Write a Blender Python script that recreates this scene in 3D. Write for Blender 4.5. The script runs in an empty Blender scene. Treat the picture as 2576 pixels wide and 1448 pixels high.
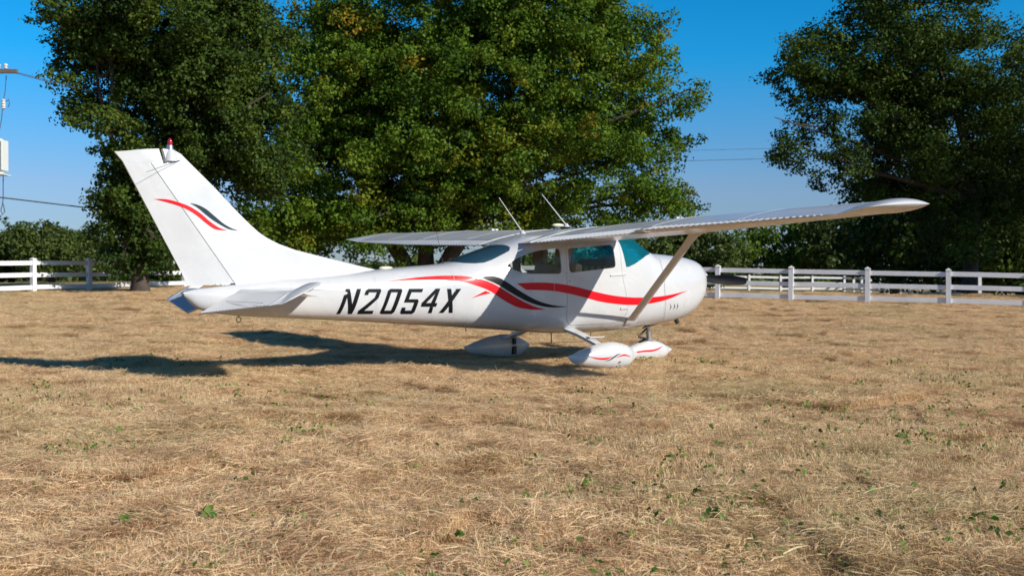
import bpy, bmesh, math, random
import numpy as np
from mathutils import Vector, Matrix
from mathutils.bvhtree import BVHTree
PI=math.pi
random.seed(7); RNG=np.random.default_rng(7)
SC=bpy.context.scene
COL=SC.collection

# ---------------------------------------------------------------- camera, sky, sun, exposure
cam_data=bpy.data.cameras.new('camera'); cam=bpy.data.objects.new('camera',cam_data); COL.objects.link(cam)
SC.camera=cam
cam.location=(0,0,1.205); cam.rotation_euler=(math.radians(90-0.53),0,0)
cam_data.sensor_width=36; cam_data.lens=36*2785/2576
cam_data.clip_start=.05; cam_data.clip_end=3000
cam_data.dof.use_dof=True; cam_data.dof.focus_distance=8.5; cam_data.dof.aperture_fstop=4.2
SUN=Vector((3.0,-2.02,1.90)).normalized()
world=bpy.data.worlds.new('World'); SC.world=world; world.use_nodes=True
nt=world.node_tree; N=nt.nodes; L=nt.links; N.clear()
wo=N.new('ShaderNodeOutputWorld'); bg=N.new('ShaderNodeBackground'); sky=N.new('ShaderNodeTexSky')
sky.sky_type='NISHITA'; sky.sun_disc=False
sky.sun_elevation=math.asin(SUN.z); sky.sun_rotation=math.atan2(SUN.x,SUN.y)
sky.altitude=200; sky.air_density=1.0; sky.dust_density=.4; sky.ozone_density=3.0
# clear polarised sky: deeper blue with height, but dimmed and greyed overhead to cut ambient fill
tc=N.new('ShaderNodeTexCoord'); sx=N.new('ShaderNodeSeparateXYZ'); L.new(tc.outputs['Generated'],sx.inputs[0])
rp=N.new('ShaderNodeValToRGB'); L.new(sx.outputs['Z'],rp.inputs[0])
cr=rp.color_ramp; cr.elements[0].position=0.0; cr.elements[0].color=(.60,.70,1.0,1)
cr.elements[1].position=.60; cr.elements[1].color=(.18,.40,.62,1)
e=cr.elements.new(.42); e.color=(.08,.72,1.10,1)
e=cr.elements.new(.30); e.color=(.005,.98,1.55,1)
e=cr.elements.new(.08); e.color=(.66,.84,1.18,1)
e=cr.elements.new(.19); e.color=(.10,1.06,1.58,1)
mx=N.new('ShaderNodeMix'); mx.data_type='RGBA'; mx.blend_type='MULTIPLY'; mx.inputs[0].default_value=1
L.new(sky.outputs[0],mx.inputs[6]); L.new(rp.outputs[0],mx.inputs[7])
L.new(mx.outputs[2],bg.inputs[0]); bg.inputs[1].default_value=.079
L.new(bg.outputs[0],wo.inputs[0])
sd=bpy.data.lights.new('sun','SUN'); sun=bpy.data.objects.new('sun',sd); COL.objects.link(sun)
sd.energy=4.7; sd.angle=math.radians(.53); sd.color=(1,.945,.855)
sun.rotation_euler=SUN.to_track_quat('Z','Y').to_euler()
SC.view_settings.view_transform='Standard'; SC.view_settings.look='None'
SC.view_settings.exposure=.2; SC.view_settings.gamma=1; SC.view_settings.use_curve_mapping=False

# ---------------------------------------------------------------- helpers
def tag(o,label=None,cat=None,group=None,kind=None):
    if label: o['label']=label
    if cat: o['category']=cat
    if group: o['group']=group
    if kind: o['kind']=kind
    return o
def empty(name,loc=(0,0,0),rz=0):
    o=bpy.data.objects.new(name,None); COL.objects.link(o); o.location=loc; o.rotation_euler=(0,0,rz); o.empty_display_size=.3; return o
def link(name,me,mat=None,parent=None):
    o=bpy.data.objects.new(name,me); COL.objects.link(o)
    if mat is not None and not me.materials: me.materials.append(mat)
    if parent: o.parent=parent
    return o
def smooth(me,ang=35):
    me.polygons.foreach_set('use_smooth',[True]*len(me.polygons))
    me.set_sharp_from_angle(angle=math.radians(ang))
def mesh(name,verts,faces,mat=None,parent=None,sm=None,recalc=True,obj=True):
    me=bpy.data.meshes.new(name); me.from_pydata([tuple(v) for v in verts],[],faces); me.update()
    if recalc:
        b=bmesh.new(); b.from_mesh(me); bmesh.ops.recalc_face_normals(b,faces=b.faces); b.to_mesh(me); b.free()
    if sm: smooth(me,sm)
    if not obj: return me
    return link(name,me,mat,parent)
class MB:
    """collects simple solids into one mesh"""
    def __init__(s): s.v=[]; s.f=[]
    def add(s,v,f):
        n=len(s.v); s.v+= [tuple(p) for p in v]; s.f+=[tuple(i+n for i in q) for q in f]
    def box(s,c,d,rot=None,bev=0):
        b=bmesh.new(); bmesh.ops.create_cube(b,size=1)
        for v in b.verts: v.co=Vector((v.co.x*d[0],v.co.y*d[1],v.co.z*d[2]))
        if bev: bmesh.ops.bevel(b,geom=b.edges[:],offset=bev,segments=2,affect='EDGES',profile=.6)
        b.verts.index_update()
        R=rot if rot is not None else Matrix.Identity(3)
        s.add([R@v.co+Vector(c) for v in b.verts],[[v.index for v in f.verts] for f in b.faces]); b.free()
    def tube(s,pts,rad,n=8,cap=True):
        pts=[Vector(p) for p in pts]
        if not hasattr(rad,'__len__'): rad=[rad]*len(pts)
        base=len(s.v); ref=None
        for i,p in enumerate(pts):
            t=(pts[min(i+1,len(pts)-1)]-pts[max(i-1,0)]).normalized()
            if ref is None:
                ref=t.orthogonal().normalized()
            ref=(ref-t*ref.dot(t)).normalized(); u=ref; w=t.cross(u)
            for k in range(n):
                a=2*PI*k/n; s.v.append(tuple(p+(u*math.cos(a)+w*math.sin(a))*rad[i]))
        for i in range(len(pts)-1):
            for k in range(n):
                a=base+i*n+k; b_=base+i*n+(k+1)%n
                s.f.append((a,b_,b_+n,a+n))
        if cap:
            s.f.append(tuple(base+k for k in range(n))[::-1]); e0=base+(len(pts)-1)*n; s.f.append(tuple(e0+k for k in range(n)))
    def lathe(s,c,prof,n=16,axis=None):
        R=Vector((0,0,1)).rotation_difference(Vector(axis)).to_matrix() if axis is not None else Matrix.Identity(3)
        base=len(s.v)
        for r,z in prof:
            for k in range(n):
                a=2*PI*k/n; s.v.append(tuple(Vector(c)+R@Vector((r*math.cos(a),r*math.sin(a),z))))
        for i in range(len(prof)-1):
            for k in range(n):
                a=base+i*n+k; b_=base+i*n+(k+1)%n; s.f.append((a,b_,b_+n,a+n))
        s.f.append(tuple(base+k for k in range(n))[::-1]); e0=base+(len(prof)-1)*n; s.f.append(tuple(e0+k for k in range(n)))
    def build(s,name,mat=None,parent=None,sm=None,obj=True): return mesh(name,s.v,s.f,mat,parent,sm,True,obj)

# ---------------------------------------------------------------- materials
def mat_new(name):
    m=bpy.data.materials.new(name); m.use_nodes=True; n=m.node_tree.nodes; p=n['Principled BSDF']; return m,m.node_tree,n,m.node_tree.links,p
def simple(name,col,rough=.5,metal=0,spec=.5,coat=0,noise=0,nscale=8):
    m,t,n,l,p=mat_new(name)
    p.inputs['Base Color'].default_value=(*col,1); p.inputs['Roughness'].default_value=rough; p.inputs['Metallic'].default_value=metal
    p.inputs['Specular IOR Level'].default_value=spec; p.inputs['Coat Weight'].default_value=coat; p.inputs['Coat Roughness'].default_value=.08
    if noise:
        g=n.new('ShaderNodeNewGeometry'); z=n.new('ShaderNodeTexNoise'); z.inputs['Scale'].default_value=nscale; z.inputs['Detail'].default_value=6
        l.new(g.outputs['Position'],z.inputs['Vector'])
        mp=n.new('ShaderNodeMapRange'); mp.inputs[1].default_value=.3; mp.inputs[2].default_value=.7; mp.inputs[3].default_value=1-noise; mp.inputs[4].default_value=1+noise*.5
        l.new(z.outputs['Fac'],mp.inputs[0])
        h=n.new('ShaderNodeHueSaturation'); h.inputs['Color'].default_value=(*col,1); l.new(mp.outputs[0],h.inputs['Value']); l.new(h.outputs[0],p.inputs['Base Color'])
        mr=n.new('ShaderNodeMapRange'); mr.inputs[3].default_value=max(.02,rough-.08); mr.inputs[4].default_value=rough+.12; l.new(z.outputs['Fac'],mr.inputs[0]); l.new(mr.outputs[0],p.inputs['Roughness'])
    return m
WHITE=simple('white_paint',(.59,.59,.595),.25,coat=.4,noise=.08,nscale=1.7)
# slight oil-canning of the skin
def add_bump(m,scale,strength,dist=.01,detail=2):
    t=m.node_tree; n=t.nodes; l=t.links; p=n['Principled BSDF']
    g=n.new('ShaderNodeTexCoord'); z=n.new('ShaderNodeTexNoise'); z.inputs['Scale'].default_value=scale; z.inputs['Detail'].default_value=detail
    l.new(g.outputs['Object'],z.inputs['Vector']); b=n.new('ShaderNodeBump'); b.inputs['Strength'].default_value=strength; b.inputs['Distance'].default_value=dist
    l.new(z.outputs['Fac'],b.inputs['Height']); l.new(b.outputs[0],p.inputs['Normal']); l.new(b.outputs[0],p.inputs['Coat Normal'])
add_bump(WHITE,3.6,.45,.02)
WINGW=simple('wing_paint',(.56,.56,.565),.32,coat=.3,noise=.06,nscale=2.5); add_bump(WINGW,3.0,.25,.02)
RED=simple('red_paint',(.70,.004,.012),.38,spec=.2,coat=.05)
BLACK=simple('black_paint',(.006,.008,.010),.34,spec=.15,coat=.04)
TEALBLK=simple('dark_teal_paint',(.006,.022,.030),.30,spec=.3,coat=.1)
SEAM=simple('seam_grey',(.10,.10,.105),.8)  # flat dark grey for panel joints, screws and rivet marks
RUB=simple('rubber',(.015,.015,.016),.75)
DARKM=simple('black_metal',(.022,.020,.020),.45,metal=.2)
STEEL=simple('steel',(.55,.55,.56),.35,metal=.9)
PIPE=simple('exhaust_steel',(.05,.045,.042),.6,metal=.5)
TAN=simple('tan_leather',(.55,.36,.23),.55,noise=.15,nscale=9)
CREAM=simple('cream_trim',(.55,.50,.38),.7)
PANELB=simple('instrument_black',(.012,.012,.013),.6)
GAUGE=simple('gauge_face',(.30,.26,.12),.5)
PINK=simple('belt_webbing',(.45,.12,.10),.8)
POD=simple('ivory_plastic',(.78,.70,.50),.4)
def redglass():
    m,t,n,l,p=mat_new('red_lens'); p.inputs['Base Color'].default_value=(.55,.01,.02,1); p.inputs['Roughness'].default_value=.12
    p.inputs['Transmission Weight'].default_value=.25; return m
REDG=redglass()
def plexi(name,tint,body,bodyfac,ior=1.3):
    m=bpy.data.materials.new(name); m.use_nodes=True; t=m.node_tree; n=t.nodes; l=t.links; n.clear()
    o=n.new('ShaderNodeOutputMaterial'); tr=n.new('ShaderNodeBsdfTransparent'); tr.inputs[0].default_value=(*tint,1)
    df=n.new('ShaderNodeBsdfTranslucent'); df.inputs[0].default_value=(*body,1)
    gl=n.new('ShaderNodeBsdfGlossy'); gl.inputs['Roughness'].default_value=.03
    fr=n.new('ShaderNodeFresnel'); fr.inputs['IOR'].default_value=ior
    d2=n.new('ShaderNodeBsdfDiffuse'); d2.inputs[0].default_value=(*body,1); m0=n.new('ShaderNodeMixShader'); l.new(df.outputs[0],m0.inputs[1]); l.new(d2.outputs[0],m0.inputs[2])
    m1=n.new('ShaderNodeMixShader'); m1.inputs[0].default_value=bodyfac; l.new(tr.outputs[0],m1.inputs[1]); l.new(m0.outputs[0],m1.inputs[2])
    m2=n.new('ShaderNodeMixShader'); l.new(fr.outputs[0],m2.inputs[0]); l.new(m1.outputs[0],m2.inputs[1]); l.new(gl.outputs[0],m2.inputs[2]); l.new(m2.outputs[0],o.inputs[0]); return m
PX_SIDE=plexi('side_window_plexiglass',(.94,.96,.94),(.3,.4,.38),.01,ior=1.2)
PX_WS=plexi('teal_windshield_plexiglass',(.30,.80,.86),(.03,.60,.74),.22)
PX_BACK=plexi('rear_plexiglass_painted_sky',(.88,.93,.95),(.16,.42,.62),.26,ior=1.5)  # blue diffuse body stands in for sky reflected in the rear window

# ---------------------------------------------------------------- ground height
def gz(X,Y):
    X=np.asarray(X,float); Y=np.asarray(Y,float)
    a=.0268*np.clip(Y-20,0,23)
    a=a+.35*a*0
    back=np.clip((Y-44.5)/14,0,1); back=back*back*(3-2*back)
    a=a-(.22)*back
    b=.014*np.clip(-X-1.5,0,30)-.011*np.clip(X-3,0,25)*np.clip((Y-16)/18,0,1)
    far=np.clip((Y-90)/200,0,1); b=b*(1-far)
    nz=.016*np.sin(1.9*X+.7*Y+.6*np.sin(1.3*Y))+.014*np.sin(2.7*Y-1.1*X+1.1*np.sin(.9*X))+.010*np.sin(4.3*X-3.1*Y+1.7)+.008*np.sin(6.1*Y+3.7*X)
    plane=np.exp(-(((X+.0)/3.5)**2+((Y-15.8)/2.6)**2)**2)
    return a+b+nz*(1-.8*plane)
def gzf(x,y): return float(gz(x,y))
# ================================================================ ground and dry grass
def ground_mat():
    m,t,n,l,p=mat_new('thatch_ground')
    g=n.new('ShaderNodeNewGeometry')
    def noise(sc,det=8,dist=0):
        z=n.new('ShaderNodeTexNoise'); z.inputs['Scale'].default_value=sc; z.inputs['Detail'].default_value=det; z.inputs['Distortion'].default_value=dist; l.new(g.outputs['Position'],z.inputs['Vector']); return z
    z1=noise(14,10,.5); r1=n.new('ShaderNodeValToRGB'); l.new(z1.outputs['Fac'],r1.inputs[0])
    r1.color_ramp.elements[0].position=.3; r1.color_ramp.elements[0].color=(.22,.14,.08,1); r1.color_ramp.elements[1].position=.72; r1.color_ramp.elements[1].color=(.80,.57,.34,1)
    z2=noise(.35,5,.4); r2=n.new('ShaderNodeValToRGB'); l.new(z2.outputs['Fac'],r2.inputs[0])
    r2.color_ramp.elements[0].position=.35; r2.color_ramp.elements[0].color=(.78,.72,.62,1); r2.color_ramp.elements[1].position=.65; r2.color_ramp.elements[1].color=(1,1,1,1)
    mx=n.new('ShaderNodeMix'); mx.data_type='RGBA'; mx.blend_type='MULTIPLY'; mx.inputs[0].default_value=1; l.new(r1.outputs[0],mx.inputs[6]); l.new(r2.outputs[0],mx.inputs[7])
    # greener pasture beyond the fence
    sp=n.new('ShaderNodeSeparateXYZ'); l.new(g.outputs['Position'],sp.inputs[0])
    mp=n.new('ShaderNodeMapRange'); mp.inputs[1].default_value=43; mp.inputs[2].default_value=60; l.new(sp.outputs['Y'],mp.inputs[0])
    z3=noise(.12,4); ml=n.new('ShaderNodeMath'); ml.operation='MULTIPLY'; l.new(mp.outputs[0],ml.inputs[0]); l.new(z3.outputs['Fac'],ml.inputs[1])
    mg=n.new('ShaderNodeMix'); mg.data_type='RGBA'; l.new(ml.outputs[0],mg.inputs[0]); l.new(mx.outputs[2],mg.inputs[6]); mg.inputs[7].default_value=(.26,.24,.08,1)
    l.new(mg.outputs[2],p.inputs['Base Color']); p.inputs['Roughness'].default_value=.95; p.inputs['Specular IOR Level'].default_value=.1
    z4=noise(40,8); b=n.new('ShaderNodeBump'); b.inputs['Strength'].default_value=.8; b.inputs['Distance'].default_value=.03; l.new(z4.outputs['Fac'],b.inputs['Height']); l.new(b.outputs[0],p.inputs['Normal'])
    return m
def grid_axis(parts):
    out=[]
    for a,b,s in parts: out+=list(np.arange(a,b,s))
    return np.array(out+[parts[-1][1]])
xs=grid_axis([(-1500,-300,200),(-300,-60,30),(-60,-24,3),(-24,-12,.6),(-12,12,.22),(12,24,.6),(24,60,3),(60,300,30),(300,1500,200)])
ys=grid_axis([(-400,-40,60),(-40,2,3),(2,24,.2),(24,50,.5),(50,100,2.5),(100,300,20),(300,2200,200)])
XX,YY=np.meshgrid(xs,ys); ZZ=gz(XX,YY)
V=np.stack([XX.ravel(),YY.ravel(),ZZ.ravel()],1); nx,ny=len(xs),len(ys)
I=np.arange(nx*ny).reshape(ny,nx)
F=np.stack([I[:-1,:-1].ravel(),I[:-1,1:].ravel(),I[1:,1:].ravel(),I[1:,:-1].ravel()],1)
def np_mesh(name,V,F):
    me=bpy.data.meshes.new(name); k=F.shape[1]
    me.vertices.add(len(V)); me.vertices.foreach_set('co',np.ascontiguousarray(V,dtype=np.float32).ravel())
    me.loops.add(F.size); me.loops.foreach_set('vertex_index',np.ascontiguousarray(F,dtype=np.int32).ravel())
    me.polygons.add(len(F)); me.polygons.foreach_set('loop_start',np.arange(0,F.size,k,dtype=np.int32))
    me.update(calc_edges=True); me.validate(); return me
gm=np_mesh('ground',V,F); gm.polygons.foreach_set('use_smooth',[True]*len(gm.polygons))
ground=link('ground',gm,ground_mat()); tag(ground,kind='structure')

def grass_mat():
    m,t,n,l,p=mat_new('dry_grass_blades')
    at=n.new('ShaderNodeAttribute'); at.attribute_name='tone'
    r=n.new('ShaderNodeValToRGB'); l.new(at.outputs['Fac'],r.inputs[0]); c=r.color_ramp
    c.elements[0].position=0; c.elements[0].color=(.24,.145,.07,1); c.elements[1].position=.94; c.elements[1].color=(.95,.77,.48,1)
    e=c.elements.new(.30); e.color=(.78,.52,.30,1)
    e=c.elements.new(.65); e.color=(.95,.70,.42,1)
    e=c.elements.new(.955); e.color=(.30,.33,.11,1)
    e=c.elements.new(1.0); e.color=(.16,.24,.06,1)
    g=n.new('ShaderNodeNewGeometry')
    z=n.new('ShaderNodeTexNoise'); z.inputs['Scale'].default_value=2.6; z.inputs['Detail'].default_value=7; z.inputs['Roughness'].default_value=.62; l.new(g.outputs['Position'],z.inputs['Vector'])
    rr=n.new('ShaderNodeValToRGB'); l.new(z.outputs['Fac'],rr.inputs[0]); rr.color_ramp.elements[0].position=.32; rr.color_ramp.elements[0].color=(.62,.50,.42,1); rr.color_ramp.elements[1].position=.52; rr.color_ramp.elements[1].color=(1,1,1,1)
    z3=n.new('ShaderNodeTexNoise'); z3.inputs['Scale'].default_value=.35; z3.inputs['Detail'].default_value=3; z3.inputs['Roughness'].default_value=.6
    ad=n.new('ShaderNodeVectorMath'); ad.inputs[1].default_value=(31,7,0); l.new(g.outputs['Position'],ad.inputs[0]); l.new(ad.outputs[0],z3.inputs['Vector'])
    r3=n.new('ShaderNodeValToRGB'); l.new(z3.outputs['Fac'],r3.inputs[0]); r3.color_ramp.elements[0].position=.50; r3.color_ramp.elements[0].color=(0,0,0,1); r3.color_ramp.elements[1].position=.72; r3.color_ramp.elements[1].color=(.28,.28,.28,1)
    mx=n.new('ShaderNodeMix'); mx.data_type='RGBA'; mx.blend_type='MULTIPLY'; mx.inputs[0].default_value=1; l.new(r.outputs[0],mx.inputs[6]); l.new(rr.outputs[0],mx.inputs[7])
    mg=n.new('ShaderNodeMix'); mg.data_type='RGBA'; l.new(r3.outputs[0],mg.inputs[0]); l.new(mx.outputs[2],mg.inputs[6]); mg.inputs[7].default_value=(.42,.42,.17,1)
    l.new(mg.outputs[2],p.inputs['Base Color']); p.inputs['Roughness'].default_value=.6; p.inputs['Specular IOR Level'].default_value=.3
    tr=n.new('ShaderNodeBsdfTranslucent'); l.new(mg.outputs[2],tr.inputs[0]); ms=n.new('ShaderNodeMixShader'); ms.inputs[0].default_value=.32
    l.new(p.outputs[0],ms.inputs[1]); l.new(tr.outputs[0],ms.inputs[2]); l.new(ms.outputs[0],n['Material Output'].inputs[0])
    return m
PS=1.5
def patch(nb,kind,rng):
    """one PS x PS mat of straw: bent strips of two quads"""
    x=rng.uniform(-PS/2,PS/2,nb); y=rng.uniform(-PS/2,PS/2,nb)
    ph=rng.uniform(0,6.28,4)
    flow=1.7*np.sin(2.3*x+ph[0])+1.6*np.sin(2.9*y+ph[1])+ph[2]
    lay=rng.random(nb)<({'mat':.46,'stand':.10}[kind])
    az=np.where(lay,flow+rng.normal(0,1.15,nb),rng.uniform(0,6.28,nb))
    ln=np.where(lay,rng.uniform(.035,.13,nb),rng.uniform(.02,.07,nb))
    el=np.where(lay,rng.normal(.10,.14,nb),rng.uniform(.55,1.45,nb))
    z0=np.where(lay,np.abs(rng.normal(0.0,.014,nb))+.002,-.002)
    mound=.016*(1+np.sin(5*x+ph[3])*np.sin(4*y+ph[0]))+.010*np.sin(11*x+3*np.sin(6*y))*np.sin(9*y+ph[1]); z0=z0+np.where(lay,mound,0)
    w=rng.uniform(.0009,.0021,nb)
    d=np.stack([np.cos(az)*np.cos(el),np.sin(az)*np.cos(el),np.sin(el)],1)
    el2=el-np.where(lay,rng.uniform(0,.35,nb),rng.uniform(.1,.8,nb)); az2=az+rng.normal(0,.35,nb)
    d2=np.stack([np.cos(az2)*np.cos(el2),np.sin(az2)*np.cos(el2),np.sin(el2)],1)
    s=np.stack([-np.sin(az),np.cos(az),rng.normal(0,.5,nb)],1); s/=np.linalg.norm(s,axis=1)[:,None]
    P0=np.stack([x,y,z0],1); P1=P0+d*(ln*.55)[:,None]; P2=P1+d2*(ln*.45)[:,None]
    for P in (P1,P2): P[:,2]=np.maximum(P[:,2],.001)
    W=(s*w[:,None])
    V=np.stack([P0-W,P0+W,P1+W,P1-W,P2+W*.35,P2-W*.35],1).reshape(-1,3)
    b=np.arange(nb)[:,None]*6
    F=np.concatenate([b+np.array([[0,1,2,3]]),b+np.array([[3,2,4,5]])],1).reshape(-1,4)
    tone=np.clip(rng.normal(.60,.21,nb),0,.93)
    gr=rng.random(nb)<(.06 if kind=='mat' else .13); tone=np.where(gr,rng.uniform(.955,1,nb),tone)
    return V,F,np.repeat(tone,6)
rng=np.random.default_rng(3)
patches=[patch(26000,k,rng) for k in ('mat','mat','stand','mat')]
pv=[];pf=[];pt=[];pid=[];off=0
for i,(v_,f_,t_) in enumerate(patches):
    pv.append(v_);pf.append(f_+off);pt.append(t_);pid.append(np.full(len(v_),i));off+=len(v_)
cells=[]
st=.95
yy=2.2
while yy<46:
    half=.47*yy+3.2; step=st if yy<26 else 1.15
    xx=-half
    while xx<half:
        X=xx+rng.uniform(-.25,.25); Y=yy+rng.uniform(-.25,.25)
        if Y<44.5: cells.append((X,Y,gzf(X,Y)-.004))
        xx+=step
    yy+=step
cells=np.array(cells); nc=len(cells)
allv=np.concatenate(pv+[cells]); 
me=np_mesh('dry_grass',allv,np.concatenate(pf))
tone=np.concatenate(pt+[np.zeros(nc)]); ids=np.concatenate(pid+[np.full(nc,-1)]).astype(np.int32)
a=me.attributes.new('tone','FLOAT','POINT'); a.data.foreach_set('value',tone.astype(np.float32))
a=me.attributes.new('pid','INT','POINT'); a.data.foreach_set('value',ids)
a=me.attributes.new('pick','INT','POINT'); pick=np.zeros(len(allv),np.int32)
pn=np.sin(cells[:,0]*.7+1.3*np.sin(cells[:,1]*.4))+np.sin(cells[:,1]*.9+cells[:,0]*.3)
pick[-nc:]=np.where(pn+rng.normal(0,.5,nc)>.9,2,rng.choice([0,1,3],nc)); a.data.foreach_set('value',pick)
a=me.attributes.new('rotz','FLOAT_VECTOR','POINT'); rz=np.zeros((len(allv),3),np.float32)
ep=.5
sxx=(gz(cells[:,0]+ep,cells[:,1])-gz(cells[:,0]-ep,cells[:,1]))/(2*ep); syy=(gz(cells[:,0],cells[:,1]+ep)-gz(cells[:,0],cells[:,1]-ep))/(2*ep)
rz[-nc:,0]=syy; rz[-nc:,1]=-sxx; a.data.foreach_set('vector',rz.ravel())
a=me.attributes.new('spin','FLOAT','POINT'); sp_=np.zeros(len(allv),np.float32); sp_[-nc:]=rng.uniform(0,6.28,nc); a.data.foreach_set('value',sp_)
a=me.attributes.new('sz','FLOAT_VECTOR','POINT'); sz_=np.ones((len(allv),3),np.float32)
far=np.clip((cells[:,1]-20)/20,0,1); sz_[-nc:,2]=rng.uniform(.8,1.35,nc)*(1+.2*far); a.data.foreach_set('vector',sz_.ravel())
grass=link('dry_grass',me,grass_mat()); tag(grass,'mown dry straw coloured grass covering the field under the aircraft','grass',kind='stuff')
ng=bpy.data.node_groups.new('scatter_grass','GeometryNodeTree')
ng.interface.new_socket('Geometry',in_out='INPUT',socket_type='NodeSocketGeometry'); ng.interface.new_socket('Geometry',in_out='OUTPUT',socket_type='NodeSocketGeometry')
n=ng.nodes; l=ng.links; gi=n.new('NodeGroupInput'); go=n.new('NodeGroupOutput')
def named(nm,ty):
    q=n.new('GeometryNodeInputNamedAttribute'); q.data_type=ty; q.inputs['Name'].default_value=nm; return q
at=named('pid','INT'); cmp=n.new('FunctionNodeCompare'); cmp.data_type='INT'; cmp.operation='LESS_THAN'; 
l.new(at.outputs[0],cmp.inputs[2]); cmp.inputs[3].default_value=0
se=n.new('GeometryNodeSeparateGeometry'); l.new(gi.outputs[0],se.inputs[0]); l.new(cmp.outputs[0],se.inputs[1])
spl=n.new('GeometryNodeSplitToInstances'); l.new(se.outputs[1],spl.inputs['Geometry']); l.new(named('pid','INT').outputs[0],spl.inputs['Group ID'])
iop=n.new('GeometryNodeInstanceOnPoints'); l.new(se.outputs[0],iop.inputs['Points']); l.new(spl.outputs[0],iop.inputs['Instance'])
iop.inputs['Pick Instance'].default_value=True; l.new(named('pick','INT').outputs[0],iop.inputs['Instance Index'])
l.new(named('rotz','FLOAT_VECTOR').outputs[0],iop.inputs['Rotation']); l.new(named('sz','FLOAT_VECTOR').outputs[0],iop.inputs['Scale'])
ri=n.new('GeometryNodeRotateInstances'); l.new(iop.outputs[0],ri.inputs[0]); cx=n.new('ShaderNodeCombineXYZ'); l.new(named('spin','FLOAT').outputs[0],cx.inputs[2])
l.new(cx.outputs[0],ri.inputs['Rotation']); l.new(ri.outputs[0],go.inputs[0])
md=grass.modifiers.new('scatter','NODES'); md.node_group=ng

# broad-leaved weeds
def leaf_mat(name,base,trans=.35,var=.35):
    m,t,n,l,p=mat_new(name)
    at=n.new('ShaderNodeAttribute'); at.attribute_name='tone'
    r=n.new('ShaderNodeValToRGB'); l.new(at.outputs['Fac'],r.inputs[0])
    b=np.array(base); r.color_ramp.elements[0].color=(*(b[0]),1); r.color_ramp.elements[1].color=(*(b[-1]),1)
    for i in range(1,len(b)-1):
        e=r.color_ramp.elements.new(i/(len(b)-1)); e.color=(*b[i],1)
    l.new(r.outputs[0],p.inputs['Base Color']); p.inputs['Roughness'].default_value=.5; p.inputs['Specular IOR Level'].default_value=.12
    tr=n.new('ShaderNodeBsdfTranslucent'); l.new(r.outputs[0],tr.inputs[0]); ms=n.new('ShaderNodeMixShader'); ms.inputs[0].default_value=trans
    l.new(p.outputs[0],ms.inputs[1]); l.new(tr.outputs[0],ms.inputs[2]); l.new(ms.outputs[0],n['Material Output'].inputs[0]); return m
STEM=simple('weed_stem',(.14,.20,.06),.7)
WEED=leaf_mat('weed_leaf',[(.06,.13,.02),(.12,.22,.04),(.24,.32,.08)],.3)
def leaf_quads(C,Nrm,size,rng,asp=.6):
    """folded diamond leaves (4 verts, one quad bent by its own corner heights)"""
    n_=len(C); r=rng.normal(size=(n_,3)); u=np.cross(Nrm,r); u/=np.linalg.norm(u,axis=1)[:,None]+1e-9; w=np.cross(Nrm,u)
    s=size[:,None]
    V=np.stack([C-u*s, C-w*s*asp+Nrm*s*.15, C+u*s, C+w*s*asp+Nrm*s*.15],1).reshape(-1,3)
    F=np.arange(n_*4).reshape(-1,4); return V,F
def weeds_at(pts,rng,nmin=3,nmax=8,spread=.07,size=(.007,.022)):
    C=[];Nn=[];S=[]
    for X,Y in pts:
        k=rng.integers(nmin,nmax); 
        for _ in range(k):
            a=rng.uniform(0,6.28); r=spread*rng.random()**.5; h=rng.uniform(.03,.09)
            C.append((X+r*math.cos(a),Y+r*math.sin(a),gzf(X,Y)+h)); v=np.array([math.cos(a)*.7,math.sin(a)*.7,rng.uniform(.3,1)]); Nn.append(v/np.linalg.norm(v)); S.append(rng.uniform(*size))
    V,F=leaf_quads(np.array(C),np.array(Nn),np.array(S),rng,.75)
    return V,F,np.repeat(rng.random(len(C)),4)
pts=[]
for i in range(75):
    Y=4.5+rng.random()**1.3*12; X=rng.uniform(-.5,.55)*Y
    if X<.05*Y and rng.random()<.45: continue
    r_=rng.uniform(.15,.6)
    for q in range(int(rng.integers(4,20))): pts.append((X+rng.normal()*r_,Y+rng.normal()*r_*.7))
for i in range(500):
    Y=4.2+rng.random()**1.5*20; X=rng.uniform(-.52,.52)*Y
    dens=.35+.65*(math.sin(X*1.1+Y*.6)*math.sin(Y*.8-X*.3)>.1)
    if X>.15*Y: dens+=.35
    if rng.random()<dens*.75: pts.append((X,Y))
V,F,T=weeds_at(pts,rng)
me=np_mesh('weeds',V,F); a=me.attributes.new('tone','FLOAT','POINT'); a.data.foreach_set('value',T.astype(np.float32))
tag(link('weeds',me,WEED),'small green broad leaved weeds dotted through the dry grass','weeds',kind='stuff')
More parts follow.
